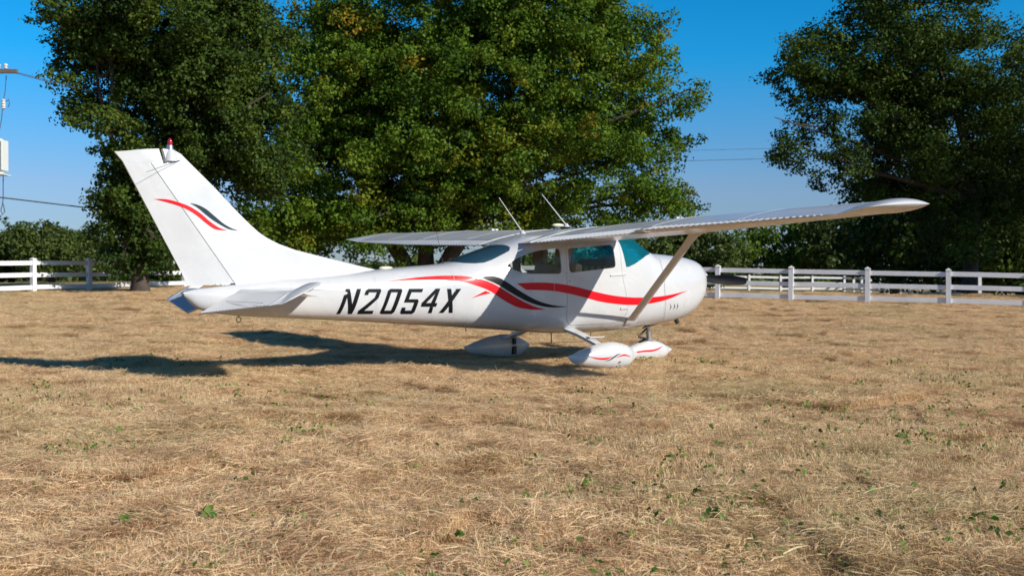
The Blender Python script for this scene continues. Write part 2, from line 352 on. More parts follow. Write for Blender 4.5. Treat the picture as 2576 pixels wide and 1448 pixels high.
# the few leafy plants that stand out
def px(u,v,z=0.0):
    """photo pixel (2576 wide) on the ground -> world"""
    p=math.radians(-.53); a=(u-1288)/2785; b=-(v-724)/2785
    d=Vector((a,math.cos(p)-b*math.sin(p),math.sin(p)+b*math.cos(p))); s=(z-1.205)/d.z; return d.x*s,d.y*s
for u,v,lab in ((318,1345,'upright pair of broad green weed leaves in the grass at lower left'),(528,1335,'low spreading green weed in front of the lower left pair of leaves'),(2113,1268,'brightest cluster of broad green weed leaves at lower right'),(1795,1330,'dark green leafy weed left of the bright lower right cluster')):
    X,Y=px(u,v); V,F,T=weeds_at([(X,Y)],rng,10,15,.075,(.013,.026)); V[:,0]-=X; V[:,1]-=Y; z=gzf(X,Y); V[:,2]-=z
    o=empty('weed_plant',(X,Y,z)); tag(o,lab,'plant','leafy weeds in the foreground grass')
    for q in range(len(V)//4):
        W4=V[q*4:q*4+4]; c=W4.mean(0); mid=(W4[0]+W4[2])/2+np.array([0,0,-.003]); ax=W4[2]-W4[0]; sd_=W4[1]-W4[3]
        pts_=[W4[0],W4[0]+ax*.3+sd_*.42,W4[0]+ax*.65+sd_*.36,W4[2],W4[0]+ax*.65-sd_*.36,W4[0]+ax*.3-sd_*.42,W4[0]+ax*.45+np.array([0,0,-.003])]
        lm=np_mesh('leaf',np.array(pts_),np.array([[6,0,1],[6,1,2],[6,2,3],[6,3,4],[6,4,5],[6,5,0]])); a=lm.attributes.new('tone','FLOAT','POINT'); a.data.foreach_set('value',np.full(7,T[q*4],dtype=np.float32))
        link('leaf',lm,WEED,o)
        sm_=MB(); sm_.tube([(0,0,-.01),tuple(c*np.array([.5,.5,.6])),tuple(W4[0])],.0012,5); so=sm_.build('stem',None,o,60); so.data.materials.append(STEM)
# ================================================================ fences
FWHITE=simple('white_vinyl',(.80,.79,.79),.45,noise=.08,nscale=3)
def fence_meshes():
    m=MB(); m.box((0,0,.575),(.15,.15,1.15)); m.box((0,0,1.165),(.175,.175,.03)); m.v.append((0,0,1.235)); k=len(m.v)-1
    b=len(m.v); m.v+=[(-.08,-.08,1.18),(.08,-.08,1.18),(.08,.08,1.18),(-.08,.08,1.18)]
    for i in range(4): m.f.append((b+i,b+(i+1)%4,k))
    m.f.append((b+3,b+2,b+1,b))
    post=m.build('post',obj=False); post.materials.append(FWHITE)
    r=MB(); r.box((0,0,0),(1,.045,.15),bev=.006); rail=r.build('rail',obj=False); rail.materials.append(FWHITE)
    return post,rail
POST,RAIL=fence_meshes()
def fence(pts,label,group,skip_first=False,lift=0):
    """pts: polyline of posts"""
    x0,y0=pts[0]; root=empty('rail_fence',(x0,y0,gzf(x0,y0))); tag(root,label,'fence',group); o0=root.location
    P=[Vector((x,y,gzf(x,y)+lift)) for x,y in pts]
    for i,p in enumerate(P):
        if not(skip_first and i==0):
            o=link('post',POST,None,root); o.location=p-o0-Vector((0,0,.10)); 
            if i+1<len(P): d=P[i+1]-p
            o.rotation_euler=(random.uniform(-.018,.018),random.uniform(-.018,.018),math.atan2(d.y,d.x)); o.scale=(1,1,1.07)
        if i+1<len(P):
            q=P[i+1]; d=q-p; ln=d.length
            for z in (.19,.61,1.03):
                o=link('rail',RAIL,None,root); o.location=(p+q)/2-o0+Vector((0,0,z+random.uniform(-.012,.012))); o.scale=(ln-.13,1,1)
                o.rotation_euler=(0,-math.asin(d.z/ln),math.atan2(d.y,d.x))
    return root
def run(p,d,a,b): return [(p[0]+d[0]*2.44*i,p[1]+d[1]*2.44*i) for i in range(a,b+1)]
fl=run((-16.3,37.7),(.436,.9),-3,12)
fence(fl,'white three rail fence at left receding behind the tail and the dark tree','three rail fences')
fr_=run((7.0,37.7),(.924,-.383),-3,7)
fence(fr_,'near white three rail fence at right running past the propeller','three rail fences')
a_=Vector(fr_[0]); b_=Vector(fl[-1]); k=11
fence([tuple(a_+(b_-a_)*i/k) for i in range(k+1)],'white fence behind the cabin joining the left and right fence lines','three rail fences',True)
fence([(6+2.44*i,85.0) for i in range(9)],'distant small white fence seen between the rails of the near right fence','three rail fences')
sp=[(25.52,85),(25.5,82.6)]
pp=[Vector((25.5,82.6)),Vector((24.4,66)),Vector((22.4,52))]
lst=[(25.52,85.0)]; cur=Vector((25.5,82.6)); lst.append(tuple(cur))
for tgt in pp[1:]:
    while (tgt-cur).length>2.44:
        cur=cur+(tgt-cur).normalized()*2.44; lst.append(tuple(cur))
fence(lst,'shaded blue looking fence coming forward under the right hand trees','three rail fences',True)

# ================================================================ trees
BARK=simple('bark',(.075,.055,.042),.9,noise=.4,nscale=3)
LEAF_B=leaf_mat('oak_leaf',[(.024,.052,.009),(.058,.122,.013),(.102,.180,.016),(.155,.215,.020),(.33,.20,.02)],.30)
LEAF_D=leaf_mat('dark_leaf',[(.016,.032,.008),(.040,.072,.012),(.072,.115,.016),(.115,.150,.018)],.22)
LEAF_F=leaf_mat('hedge_leaf',[(.030,.050,.014),(.058,.088,.020),(.092,.128,.028),(.14,.165,.042)],.25)
def w3(u,v,Y):
    p=math.radians(-.53); a=(u-1288)/2785; b=-(v-724)/2785
    d=Vector((a,math.cos(p)-b*math.sin(p),math.sin(p)+b*math.cos(p))); s=Y/d.y; return Vector((d.x*s,Y,1.205+d.z*s))
def blob(u,v,ru,rv,Y,rd): 
    s=Y/2785; return (w3(u,v,Y),Vector((ru*s,rd,rv*s)))
def tree(name,label,cat,base,blobs,nclump,nleaf,lsize,crad,leafm,trunk=.35,group=None,seed=0,limbs=True,fork=None,warm=.05,stems=1,twigs=.35):
    rg=np.random.default_rng(seed); bx,by=base; bz=gzf(bx,by)
    root=empty(name,(bx,by,bz)); tag(root,label,cat,group)
    vol=np.array([b[1].x*b[1].y*b[1].z for b in blobs])**.75; pr=vol/vol.sum()
    C=[];R=[]
    nb=max(8,nclump//14); bo=[]
    for i in rg.choice(len(blobs),nb,p=pr):
        c,r=blobs[i]; d=rg.normal(size=3); d/=np.linalg.norm(d); bo.append(np.array(c)+d*np.array(r)*rg.uniform(.35,1)**.4*.93)
    idx=rg.choice(len(blobs),nclump,p=pr)
    for q_,i in enumerate(idx):
        if q_%2:
            p=bo[rg.integers(nb)]+np.clip(rg.normal(size=3),-1.5,1.5)*np.array([1.0,1.0,.6])*crad; p[2]=max(p[2],bz+.4); C.append(p); R.append(crad*rg.uniform(.5,1.1)); continue
        c,r=blobs[i]; d=rg.normal(size=3); d/=np.linalg.norm(d); rr=rg.uniform(.35,1.0)**.45
        wob=1+.16*math.sin(5*d[0]+3*d[2]+i)+.10*math.sin(9*d[2]-4*d[1]+2*i)
        p=np.array(c)+d*np.array(r)*rr*wob
        if p[2]<bz+.5: p[2]=bz+.5+rg.random()*.6
        C.append(p); R.append(crad*rg.uniform(.55,1.25))
    C=np.array(C);R=np.array(R)
    D2=np.linalg.norm(C[:,None]-C[None],axis=2); ER=np.min([(((C-np.array(c_))/(np.array(r_)+.35*crad))**2).sum(1)**.5 for c_,r_ in blobs],axis=0); keep=((D2<crad*2.2).sum(1)>5)&(ER<1.12); C=C[keep];R=R[keep]; nclump=len(C)
    nl=np.maximum(20,(nleaf*(R/crad)**2).astype(int)); own=np.repeat(np.arange(nclump),nl); M=len(own)
    d=rg.normal(size=(M,3)); d/=np.linalg.norm(d,axis=1)[:,None]; rr=rg.random(M)**.45
    ax=np.stack([rg.uniform(.8,1.3,nclump),rg.uniform(.8,1.3,nclump),rg.uniform(.5,.8,nclump)],1)
    # each clump is itself a handful of sprays
    sub=rg.normal(size=(nclump,7,3)); sub/=np.linalg.norm(sub,axis=2)[:,:,None]; pick=rg.integers(0,7,M)
    P=C[own]+(sub[own,pick]*.62+d*rr[:,None]*.50)*R[own][:,None]*ax[own]
    P[:,2]=np.maximum(P[:,2],bz+.05)
    nm=d*.5+sub[own,pick]*.4+rg.normal(size=(M,3))*.55+np.array([0,0,.35]); nm/=np.linalg.norm(nm,axis=1)[:,None]
    S=rg.uniform(*lsize,M); V,F=leaf_quads(P,nm,S,rg,.62)
    ct=rg.normal(.45,.14,nclump); ct=np.where(rg.random(nclump)<warm,ct+.28,ct)
    tn=np.clip(ct[own]+rg.normal(0,.13,M),0,.82); orange=(rg.random(nclump)<.005*(warm>0))[own]&(rg.random(M)<.7); tn=np.where(orange,rg.uniform(.9,1,M),tn)
    V=V-np.array([bx,by,bz]); me=np_mesh('crown',V,F); a=me.attributes.new('tone','FLOAT','POINT'); a.data.foreach_set('value',np.repeat(tn,4).astype(np.float32))
    link('crown',me,leafm,root)
    if limbs:
        m=MB(); top=max(b[0].z for b in blobs); fz=fork if fork else bz+(top-bz)*.22
        hub=Vector((bx,by,fz)); m0=MB()
        for s in range(stems):
            off=Vector(((s-(stems-1)/2)*trunk*1.7,rg.uniform(-.3,.3),0)); 
            tp=hub+off*3.0
            m0.tube([Vector((bx,by,bz-.2))+off*.6-root.location,Vector((bx,by,bz+.4))+off*.75-root.location,(Vector((bx,by,bz))*.45+tp*.55)-root.location,tp-root.location],[trunk*1.35,trunk,trunk*.85,trunk*.7],10)
            mine=[b for j,b in enumerate(blobs) if j%stems==s] if stems>1 else blobs
            for c,r in mine:
                for q in range(2):
                    e=c+Vector((rg.normal()*r.x*.4,rg.normal()*r.y*.4,rg.normal()*r.z*.35+r.z*.2))
                    mid=tp.lerp(e,.5)+Vector((rg.normal()*.6,rg.normal()*.6,rg.uniform(-.2,.9)))
                    pts=[]; 
                    for t in np.linspace(0,1,8):
                        pts.append(tp*(1-t)**2+mid*2*t*(1-t)+e*t*t+Vector(rg.normal(size=3)*.07*(0<t<1))-root.location)
                    r0=trunk*rg.uniform(.35,.55); m.tube(pts,[r0*(1-.86*t) for t in np.linspace(0,1,8)],7)
                    # sub branches
                    for w in range(5):
                        t=rg.uniform(.3,.95); s0=tp*(1-t)**2+mid*2*t*(1-t)+e*t*t
                        dd=np.linalg.norm(C-np.array(s0),axis=1); j=rg.choice(np.argsort(dd)[:25]); e2=Vector(C[j])
                        m2=s0.lerp(e2,.5)+Vector(rg.normal(size=3)*.2)
                        m.tube([s0-root.location,m2-root.location,e2-root.location],[r0*.32,r0*.2,.012],5)
        m0.build('trunk',BARK,root,40); m.build('branches',BARK,root,40)
    return root
tree('broadleaf_tree','huge spreading green tree directly behind the aircraft cabin','tree',(-3.9,50),
 [blob(1180,-60,400,250,50,6),blob(1440,140,215,200,49,4),blob(1180,250,480,230,50,6.5),blob(860,200,150,220,49,4),blob(900,440,270,130,48,4.5),
  blob(1350,420,300,120,49,4.5),blob(1690,262,80,42,49,1.5),blob(1620,365,100,60,50,2),blob(1640,505,100,42,50,2),blob(760,560,150,75,47,2.5),blob(940,560,170,75,47,2.5),blob(640,480,60,90,48,2),blob(1000,300,260,200,48,3),blob(1180,545,260,75,50,3.5),blob(800,590,220,52,48,2.5),blob(1450,540,180,45,50,3)],
 3000,200,(.055,.105),.92,LEAF_B,.42,'large trees around the field',11,stems=3,fork=3.6,warm=.10)
tree('broadleaf_tree','tall dark green tree at left behind the tail fin with foliage hanging to the fence','tree',(-12.9,38.5),
 [blob(430,40,270,170,38,3.6),blob(310,190,150,120,38,2.6),blob(550,140,130,200,38.5,3),blob(400,320,160,110,38,2.6),blob(340,500,85,110,38,1.6),blob(305,625,55,75,38,1.1),blob(365,600,80,95,38.6,1.4),blob(620,330,100,160,39,2),blob(400,430,100,80,38,1.6)],
 1300,210,(.04,.09),.70,LEAF_D,.30,'large trees around the field',12,fork=3.0,warm=.12)
tree('broadleaf_tree','tall dark leaning tree above the right wing tip','tree',(20.6,50),
 [blob(2310,20,170,110,50,3.5),blob(2200,150,200,110,50,4),blob(2440,220,210,180,50,4.5),blob(2170,280,140,90,49,2.6),blob(2020,370,115,58,49,1.8),blob(2090,170,110,90,49,2.5),blob(2290,420,210,95,50,4),blob(2500,440,150,120,50,3.5),blob(2400,320,180,160,51,3.5),blob(2470,560,130,70,51,3),blob(2410,600,100,60,48.5,2)],
 1000,210,(.05,.10),.95,LEAF_D,.34,'large trees around the field',13,fork=4.6,warm=.05)
tree('broadleaf_tree','dark tree at the right edge of the picture behind the fence','tree',(29.0,56),
 [blob(2590,340,110,190,56,4),blob(2790,150,190,250,56,5),blob(2640,480,160,130,56,4)],
 430,200,(.06,.11),1.1,LEAF_D,.40,'large trees around the field',14,fork=4,warm=.05)
tree('broadleaf_tree','tall tree outside the field to the right shading the others','tree',(32.5,38),
 [(Vector((32.5,38,9)),Vector((6,6,5))),(Vector((33,37,13)),Vector((4,4,3)))],
 330,150,(.08,.14),1.2,LEAF_D,.45,'large trees around the field',15,fork=4)
bgt=[
 (1975,612,125,64,92,3.0,LEAF_B,'rounded green tree beyond the distant fence below the right wing'),
 (2120,600,80,70,88,3.0,LEAF_F,'smaller brownish green tree right of the rounded tree below the right wing'),
 (2250,560,120,120,66,3.5,LEAF_D,'dark tree mass under the leaning tree near the shaded fence'),
 (2420,570,160,125,58,3.5,LEAF_D,'dark thicket tree behind the third right fence post'),
 (2570,585,130,125,57,3.0,LEAF_D,'dark low tree at the right edge behind the fence'),
 (1740,630,120,52,80,3.0,LEAF_F,'reddish green bushy tree seen over the engine cowling'),
 (1600,640,90,45,95,3.0,LEAF_F,'low tree seen behind the windshield'),
 (30,620,95,60,95,3.0,LEAF_F,'green tree at the far left edge behind the white fence'),
 (130,615,75,55,90,2.6,LEAF_F,'grey green tree left of the tall dark tree'),
 (230,620,85,55,98,3.0,LEAF_F,'green tree just left of the tall dark tree behind the fence'),
 (420,640,110,45,105,3.0,LEAF_F,'far tree seen through the gap below the tail fin'),
 (-70,600,110,70,92,3.0,LEAF_F,'tree just beyond the left edge of the far tree line'),
]
for i,(u,v,ru,rv,Y,rd,lm,lab) in enumerate(bgt):
    c=w3(u,v,Y); s=Y/2785
    tree('background_tree',lab,'tree',(c.x,Y),[blob(u,v,ru,rv,Y,rd),blob(u-ru*.45,v+rv*.5,ru*.6,rv*.8,Y-1,rd),blob(u+ru*.45,v+rv*.5,ru*.6,rv*.8,Y-1,rd)],170,75,(.11,.20),1.05,lm,.25,'trees beyond the fences',30+i,warm=.1)
# far woods closing the horizon
rg=np.random.default_rng(5); C=[]
for i in range(1500):
    X=rg.uniform(-150,150); Y=rg.uniform(150,170); C.append((X,Y,gzf(X,Y)+rg.random()**.8*(2.6+.9*math.sin(X*.11)+1.2*math.sin(X*.31)+.8*math.sin(X*.83))))
C=np.array(C); own=np.repeat(np.arange(1500),34); d=rg.normal(size=(len(own),3)); d/=np.linalg.norm(d,axis=1)[:,None]
P=C[own]+d*(rg.random(len(own))**.4)[:,None]*np.array([2.2,2.0,1.3]); V,F=leaf_quads(P,d,rg.uniform(.3,.5,len(own)),rg,.7)
me=np_mesh('distant_woods',V,F); a=me.attributes.new('tone','FLOAT','POINT'); a.data.foreach_set('value',np.repeat(np.clip(rg.normal(.4,.14,1500)[own]+rg.normal(0,.1,len(own)),0,.9),4).astype(np.float32))
tag(link('distant_woods',me,LEAF_F),'far off belt of woods closing the view behind the fields','woods',kind='stuff')

# ================================================================ utility pole and wires
WOOD=simple('pole_wood',(.16,.12,.09),.9,noise=.2); TGREY=simple('transformer_grey',(.66,.70,.67),.45); PORC=simple('porcelain',(.62,.60,.60),.25); PORCB=simple('brown_porcelain',(.12,.035,.02),.3); CABLE=simple('cable',(.07,.07,.08),.6)
PY=33; pb=w3(-26,700,PY); pz=gzf(pb.x,PY)
pole=empty('utility_pole',(pb.x,PY,pz)); tag(pole,'wooden utility pole at the left edge carrying a grey transformer','pole')
def rel(u,v,dy=0): return w3(u,v,PY+dy)-pole.location
m=MB(); m.tube([(0,0,-.3),(0,0,7.4)],[.17,.12],12); m.build('pole',WOOD,pole,40)
ca=rel(-20,182); m=MB(); m.box((ca.x+.05,-.15,ca.z),(1.55,.10,.12),bev=.01); m.build('crossarm',WOOD,pole)
for u in (2,20,-66):
    q=rel(u,180); m=MB(); m.lathe((q.x,-.15,ca.z+.06),[(.02,0),(.05,.02),(.06,.06),(.04,.08),(.065,.10),(.065,.14),(.03,.17),(.01,.175)],12); m.build('insulator',PORC,pole,40)
q=rel(8,395); top=rel(8,350).z; bot=rel(8,440).z
m=MB(); m.lathe((q.x-.12,-.35,bot),[(.27,0),(.29,.03),(.29,top-bot-.1),(.25,top-bot-.04),(.05,top-bot)],20); tr=m.build('transformer',TGREY,pole,40)
m=MB(); m.box((q.x+.20,-.35,(top+bot)/2),(.05,.42,(top-bot)*.84),bev=.02); m.box((q.x-.1,-.35,bot-.03),(.75,.5,.03)); m.build('cooling_fin',TGREY,tr)
m=MB(); m.lathe((q.x-.05,-.35,top-.03),[(.05,0),(.08,.04),(.05,.08),(.08,.12),(.05,.16),(.07,.2),(.02,.27)],12); m.build('bushing',PORC,tr,40)
f_=rel(8,265); m=MB(); m.lathe((f_.x+.10,-.2,f_.z-.15),[(.03,0),(.07,.03),(.05,.06),(.07,.1),(.05,.14),(.07,.18),(.05,.22),(.07,.26),(.03,.3)],10,); m.build('fuse_cutout',PORC,pole,40)
m=MB(); m.lathe((f_.x-.1,-.2,f_.z-.1),[(.03,0),(.06,.03),(.04,.07),(.06,.11),(.03,.15)],10); m.build('fuse_cutout',PORCB,pole,40)
def cab(name,pts,r,par): m=MB(); m.tube(pts,r,6); return m.build(name,CABLE,par,60)
cab('jumper_cable',[rel(16,190),rel(13,230),rel(8,258),rel(4,300),rel(-4,340)],.012,pole)
cab('jumper_cable',[rel(12,258),rel(22,250),rel(24,262),rel(20,270)],.012,pole)
cab('jumper_cable',[rel(8,440),rel(8,500),rel(6,515),rel(2,528),rel(6,540),rel(12,532),rel(8,512)],.014,pole)
def wire(A,B,sag,r,lab):
    pts=[A.lerp(B,t)-Vector((0,0,sag*4*t*(1-t))) for t in np.linspace(0,1,18)]; o0=pts[0].copy()
    m=MB(); m.tube([p-o0 for p in pts],r,6); o=m.build('power_line',CABLE,None,60); o.location=o0; tag(o,lab,'wire','overhead wires')
wire(w3(18,176,PY),Vector((12,120,7.6)),.3,.012,'upper thin overhead wire leaving the pole insulator at left')
wire(w3(2,174,PY+.2),Vector((11.5,121,7.5)),.5,.012,'second thin overhead wire from the pole crossarm')
wire(w3(-20,494,PY),Vector((1,120,3.9)),.2,.022,'thick low overhead cable running from the pole behind the dark tree')
wire(w3(700,420,150),w3(3300,345,150),.8,.03,'lower overhead wire crossing the sky between the two right trees')
wire(w3(700,392,150),w3(3300,322,150),.8,.022,'upper overhead wire crossing the sky between the two right trees')
# ================================================================ aircraft
# fuselage stations: x, z bottom, z top, half width, z of widest, exponent below, exponent above
ST=[(-6.80,1.000,1.045,.020,1.03,2.0,2.0),(-6.76,.955,1.058,.048,1.02,2.0,2.0),(-6.67,.872,1.078,.080,1.00,2.1,2.1),(-6.55,.825,1.092,.108,.99,2.2,2.2),
(-6.18,.768,1.135,.155,.98,2.4,2.4),(-5.675,.736,1.185,.210,.98,2.6,2.5),(-4.9,.688,1.255,.295,.99,2.8,2.6),(-4.07,.627,1.335,.385,1.0,3.0,2.7),
(-3.5,.584,1.378,.448,1.0,3.2,2.7),(-3.36,.574,1.400,.462,1.0,3.2,2.7),(-3.0,.545,1.520,.497,1.01,3.3,2.7),(-2.7,.522,1.610,.525,1.02,3.4,3.0),(-2.55,.510,1.655,.538,1.03,3.4,3.3),
(-2.46,.502,1.690,.545,1.04,3.4,3.8),(-2.2,.480,1.770,.556,1.05,3.5,5.0),(-1.67,.444,1.80,.565,1.06,3.5,5.5),(-1.08,.440,1.81,.565,1.06,3.4,5.5),(-.84,.448,1.83,.562,1.06,3.4,5.0),
(-.55,.458,1.845,.555,1.06,3.3,3.8),(-.35,.475,1.765,.548,1.06,3.2,3.0),(-.1,.497,1.640,.540,1.06,3.1,2.5),(.08,.510,1.568,.532,1.06,3.0,2.3),(.32,.532,1.552,.515,1.06,2.9,2.3),
(.6,.582,1.532,.485,1.07,2.8,2.3),(.8,.652,1.510,.440,1.08,2.7,2.3),(.95,.742,1.480,.385,1.10,2.5,2.3),(1.08,.862,1.435,.300,1.13,2.4,2.2),(1.16,.985,1.375,.200,1.17,2.2,2.2),(1.20,1.10,1.29,.09,1.20,2,2)]
def sec(x):
    if x<=ST[0][0]: return ST[0][1:]
    if x>=ST[-1][0]: return ST[-1][1:]
    for i in range(len(ST)-1):
        if ST[i][0]<=x<=ST[i+1][0]: break
    n=len(ST);p1,p2=ST[i],ST[i+1];p0=ST[max(i-1,0)];p3=ST[min(i+2,n-1)]
    t=(x-p1[0])/(p2[0]-p1[0]);out=[]
    h=p2[0]-p1[0]
    for k in range(1,7):
        d=(p2[k]-p1[k])/h
        def slope(a,b,c):
            if c[0]==b[0] or a[0]==b[0]: return d
            s1=(b[k]-a[k])/(b[0]-a[0]);s2=(c[k]-b[k])/(c[0]-b[0])
            if s1*s2<=0: return 0.
            return 2*s1*s2/(s1+s2)
        m1=slope(p0,p1,p2) if i>0 else d
        m2=slope(p1,p2,p3) if i<n-2 else d
        out.append((2*t**3-3*t*t+1)*p1[k]+(t**3-2*t*t+t)*h*m1+(-2*t**3+3*t*t)*p2[k]+(t**3-t*t)*h*m2)
    return out
def ysurf(x,z):
    zb,zt,w,zm,n1,n2=sec(x)
    if z<zm: r=min(1,(zm-z)/(zm-zb));n=n1
    else: r=min(1,(z-zm)/(zt-zm));n=n2
    return w*max(0,1-r**n)**(1/n)

GLYPHS= {'N':[[(-5.042,0.773),(-4.993,0.773),(-4.892,1.072),(-4.941,1.072)],[(-4.941,1.074),(-4.889,1.074),(-4.845,0.77),(-4.899,0.771)],[(-4.899,0.771),(-4.845,0.77),(-4.748,1.074),(-4.801,1.074)]],'2':[[(-4.711,0.996),(-4.662,0.996),(-4.648,1.03),(-4.688,1.051)],[(-4.688,1.051),(-4.648,1.03),(-4.55,1.029),(-4.503,1.07),(-4.657,1.071)],[(-4.575,0.968),(-4.531,0.955),(-4.491,1.05),(-4.503,1.07),(-4.55,1.029)],[(-4.575,0.968),(-4.531,0.955),(-4.698,0.809),(-4.774,0.81)],[(-4.779,0.769),(-4.585,0.767),(-4.579,0.807),(-4.774,0.81)]],'0':[[(-4.495,0.786),(-4.441,0.807),(-4.361,1.028),(-4.402,1.05)],[(-4.402,1.05),(-4.361,1.028),(-4.276,1.028),(-4.229,1.069),(-4.371,1.07)],[(-4.276,1.028),(-4.356,0.805),(-4.31,0.783),(-4.216,1.049),(-4.229,1.069)],[(-4.495,0.786),(-4.475,0.765),(-4.334,0.763),(-4.31,0.783),(-4.356,0.805),(-4.441,0.807)]],'5':[[(-4.145,1.027),(-3.955,1.026),(-3.936,1.068),(-4.126,1.069)],[(-4.18,0.942),(-4.129,0.942),(-4.094,1.027),(-4.145,1.027)],[(-4.195,0.902),(-4.145,0.901),(-4.129,0.942),(-4.18,0.942)],[(-4.145,0.901),(-4.058,0.9),(-4.042,0.941),(-4.129,0.942)],[(-4.058,0.9),(-4.089,0.802),(-4.043,0.779),(-3.999,0.92),(-4.013,0.941),(-4.042,0.941)],[(-4.175,0.803),(-4.211,0.761),(-4.068,0.759),(-4.043,0.779),(-4.089,0.802)],[(-4.216,0.841),(-4.23,0.782),(-4.211,0.761),(-4.175,0.803),(-4.166,0.84)]],'4':[[(-3.862,0.765),(-3.809,0.765),(-3.799,0.842),(-3.844,0.843)],[(-3.965,0.847),(-3.761,0.844),(-3.745,0.891),(-3.96,0.893)],[(-3.958,0.893),(-3.768,1.07),(-3.706,1.07),(-3.898,0.892)],[(-3.833,0.892),(-3.777,0.891),(-3.706,1.07),(-3.759,1.035)]],'X':[[(-3.716,0.766),(-3.652,0.765),(-3.415,1.066),(-3.483,1.066)],[(-3.613,1.067),(-3.555,1.067),(-3.524,0.763),(-3.578,0.764)]]}

TH=math.radians(35.42)
AC=empty('light_aircraft',(.6573,15.42,0),TH)
tag(AC,'white high wing single engine aircraft with red and black swooshes, parked on dry grass','aircraft')
def B(x,y,z): return Vector((x+1.5,-y,z))        # aircraft axes: x forward, y to starboard, z up
def bmesh_obj(name,me,mat,parent=None): return link(name,me,mat,parent or AC)
def bm_build(mb,name,mat,parent=None,sm=None): return mb.build(name,mat,parent or AC,sm)

# ---- fuselage shell
def spow(c,e): return math.copysign(abs(c)**e,c)
def ring(x,n,inset=0):
    zb,zt,w,zm,n1,n2=sec(x); zb+=inset; zt-=inset; w=max(.004,w-inset); zm=min(max(zm,zb+.01),zt-.01); out=[]
    for k in range(n):
        a=2*PI*k/n; c,s=math.cos(a),math.sin(a); e=2/(n2 if s>=0 else n1); h=(zt-zm) if s>=0 else (zm-zb)
        out.append(B(x,w*spow(c,e),zm+h*spow(s,e)))
    return out
def loft(stations,n,inset=0,caps=True):
    V=[];F=[]
    for x in stations: V+=ring(x,n,inset)
    for i in range(len(stations)-1):
        for k in range(n): a=i*n+k; b=i*n+(k+1)%n; F.append((a,b,b+n,a+n))
    if caps: F.append(tuple(range(n))[::-1]); F.append(tuple((len(stations)-1)*n+k for k in range(n)))
    return V,F
def steps(a,b,s): 
    k=max(1,int(round(abs(b-a)/s))); return [a+(b-a)*i/k for i in range(k+1)]
def tmp(V,F,name='tmp'):
    return mesh(name,V,F,None,None,None,True)
def prism(poly,y0,y1):
    V=[B(x,y0,z) for x,z in poly]+[B(x,y1,z) for x,z in poly]; n=len(poly)
    F=[tuple(range(n)),tuple(range(n,2*n))[::-1]]+[(i,(i+1)%n,(i+1)%n+n,i+n) for i in range(n)]
    return tmp(V,F,'prism')
def rnd(poly,r,k=4):
    out=[];n=len(poly)
    for i in range(n):
        p=Vector(poly[i]);a=Vector(poly[i-1])-p;b=Vector(poly[(i+1)%n])-p
        rr=min(r if not isinstance(r,(list,tuple)) else r[i],a.length*.45,b.length*.45); a=p+a.normalized()*rr; b=p+b.normalized()*rr
        for j in range(k+1): t=j/k; q=a*(1-t)**2+p*2*t*(1-t)+b*t*t; out.append((q.x,q.y))
    return out
def boolean(o,cutters,op):
    for c in cutters:
        m=o.modifiers.new('b','BOOLEAN'); m.operation=op; m.solver='EXACT'; m.object=c
    dg=bpy.context.evaluated_depsgraph_get(); me=bpy.data.meshes.new_from_object(o.evaluated_get(dg)); o.modifiers.clear(); old=o.data; o.data=me; bpy.data.meshes.remove(old)
def kill(*os):
    for o in os: me=o.data; bpy.data.objects.remove(o); bpy.data.meshes.remove(me)
def Fval(x,y,z):
    zb,zt,w,zm,n1,n2=sec(x)
    if z<zm: r=(zm-z)/(zm-zb); n=n1
    else: r=(z-zm)/(zt-zm); n=n2
    return (abs(y)/w)**n+max(0,r)**n
def surf_normals(me,inset=0):
    """smooth shading from the analytic surface on skin faces, flat on cut edges"""
    me.polygons.foreach_set('use_smooth',[True]*len(me.polygons)); cache={}
    def g(v):
        x,y,z=v.x-1.5,-v.y,v.z; e=1e-3
        q=Vector(((Fval(x+e,y,z)-Fval(x-e,y,z)),(Fval(x,y+e,z)-Fval(x,y-e,z)),(Fval(x,y,z+e)-Fval(x,y,z-e))))
        q=Vector((q.x,-q.y,q.z)); return q.normalized() if q.length>1e-9 else None
    nor=[None]*len(me.loops)
    for p in me.polygons:
        fn=p.normal
        for li in p.loop_indices:
            vi=me.loops[li].vertex_index
            if vi not in cache: cache[vi]=g(me.vertices[vi].co)
            n_=cache[vi]
            nor[li]=n_ if (n_ is not None and n_.dot(fn)>.80) else fn.copy()
    me.normals_split_custom_set([tuple(q) for q in nor])
ST_X=steps(-6.80,-6.5,.05)[:-1]+steps(-6.5,-3.5,.06)[:-1]+steps(-3.5,-.006,.05)
body=tmp(*loft(ST_X,72)); cav=tmp(*loft(steps(-3.62,-.03,.07),56,.022))
win_door=rnd([(-1.787,1.592),(-.988,1.664),(-.945,1.345),(-1.762,1.270)],[.05,.06,.06,.06])
win_rear=rnd([(-1.918,1.592),(-1.893,1.257),(-2.44,1.256),(-2.60,1.288),(-2.735,1.352),(-2.61,1.44),(-2.35,1.545),(-2.10,1.583)],[.05,.06,.12,.1,.02,.12,.2,.2])
win_back=[(-2.585,1.80),(-2.572,1.60),(-2.62,1.555),(-2.77,1.49),(-2.90,1.435),(-3.02,1.398),(-3.14,1.388),(-3.25,1.392),(-3.43,1.43),(-3.43,1.80)]
win_ws=[(-.755,1.352),(-.70,1.357),(-.585,1.398),(-.45,1.462),(-.32,1.515),(-.18,1.548),(.0,1.572),(.02,1.95),(-.86,1.95),(-.858,1.74)]
door_p=rnd([(-1.815,1.645),(-.872,1.725),(-.842,1.27),(-.715,.83),(-.722,.70),(-.86,.575),(-1.70,.565),(-1.79,.66)],[.06,.02,.5,.2,.08,.12,.10,.06],5)
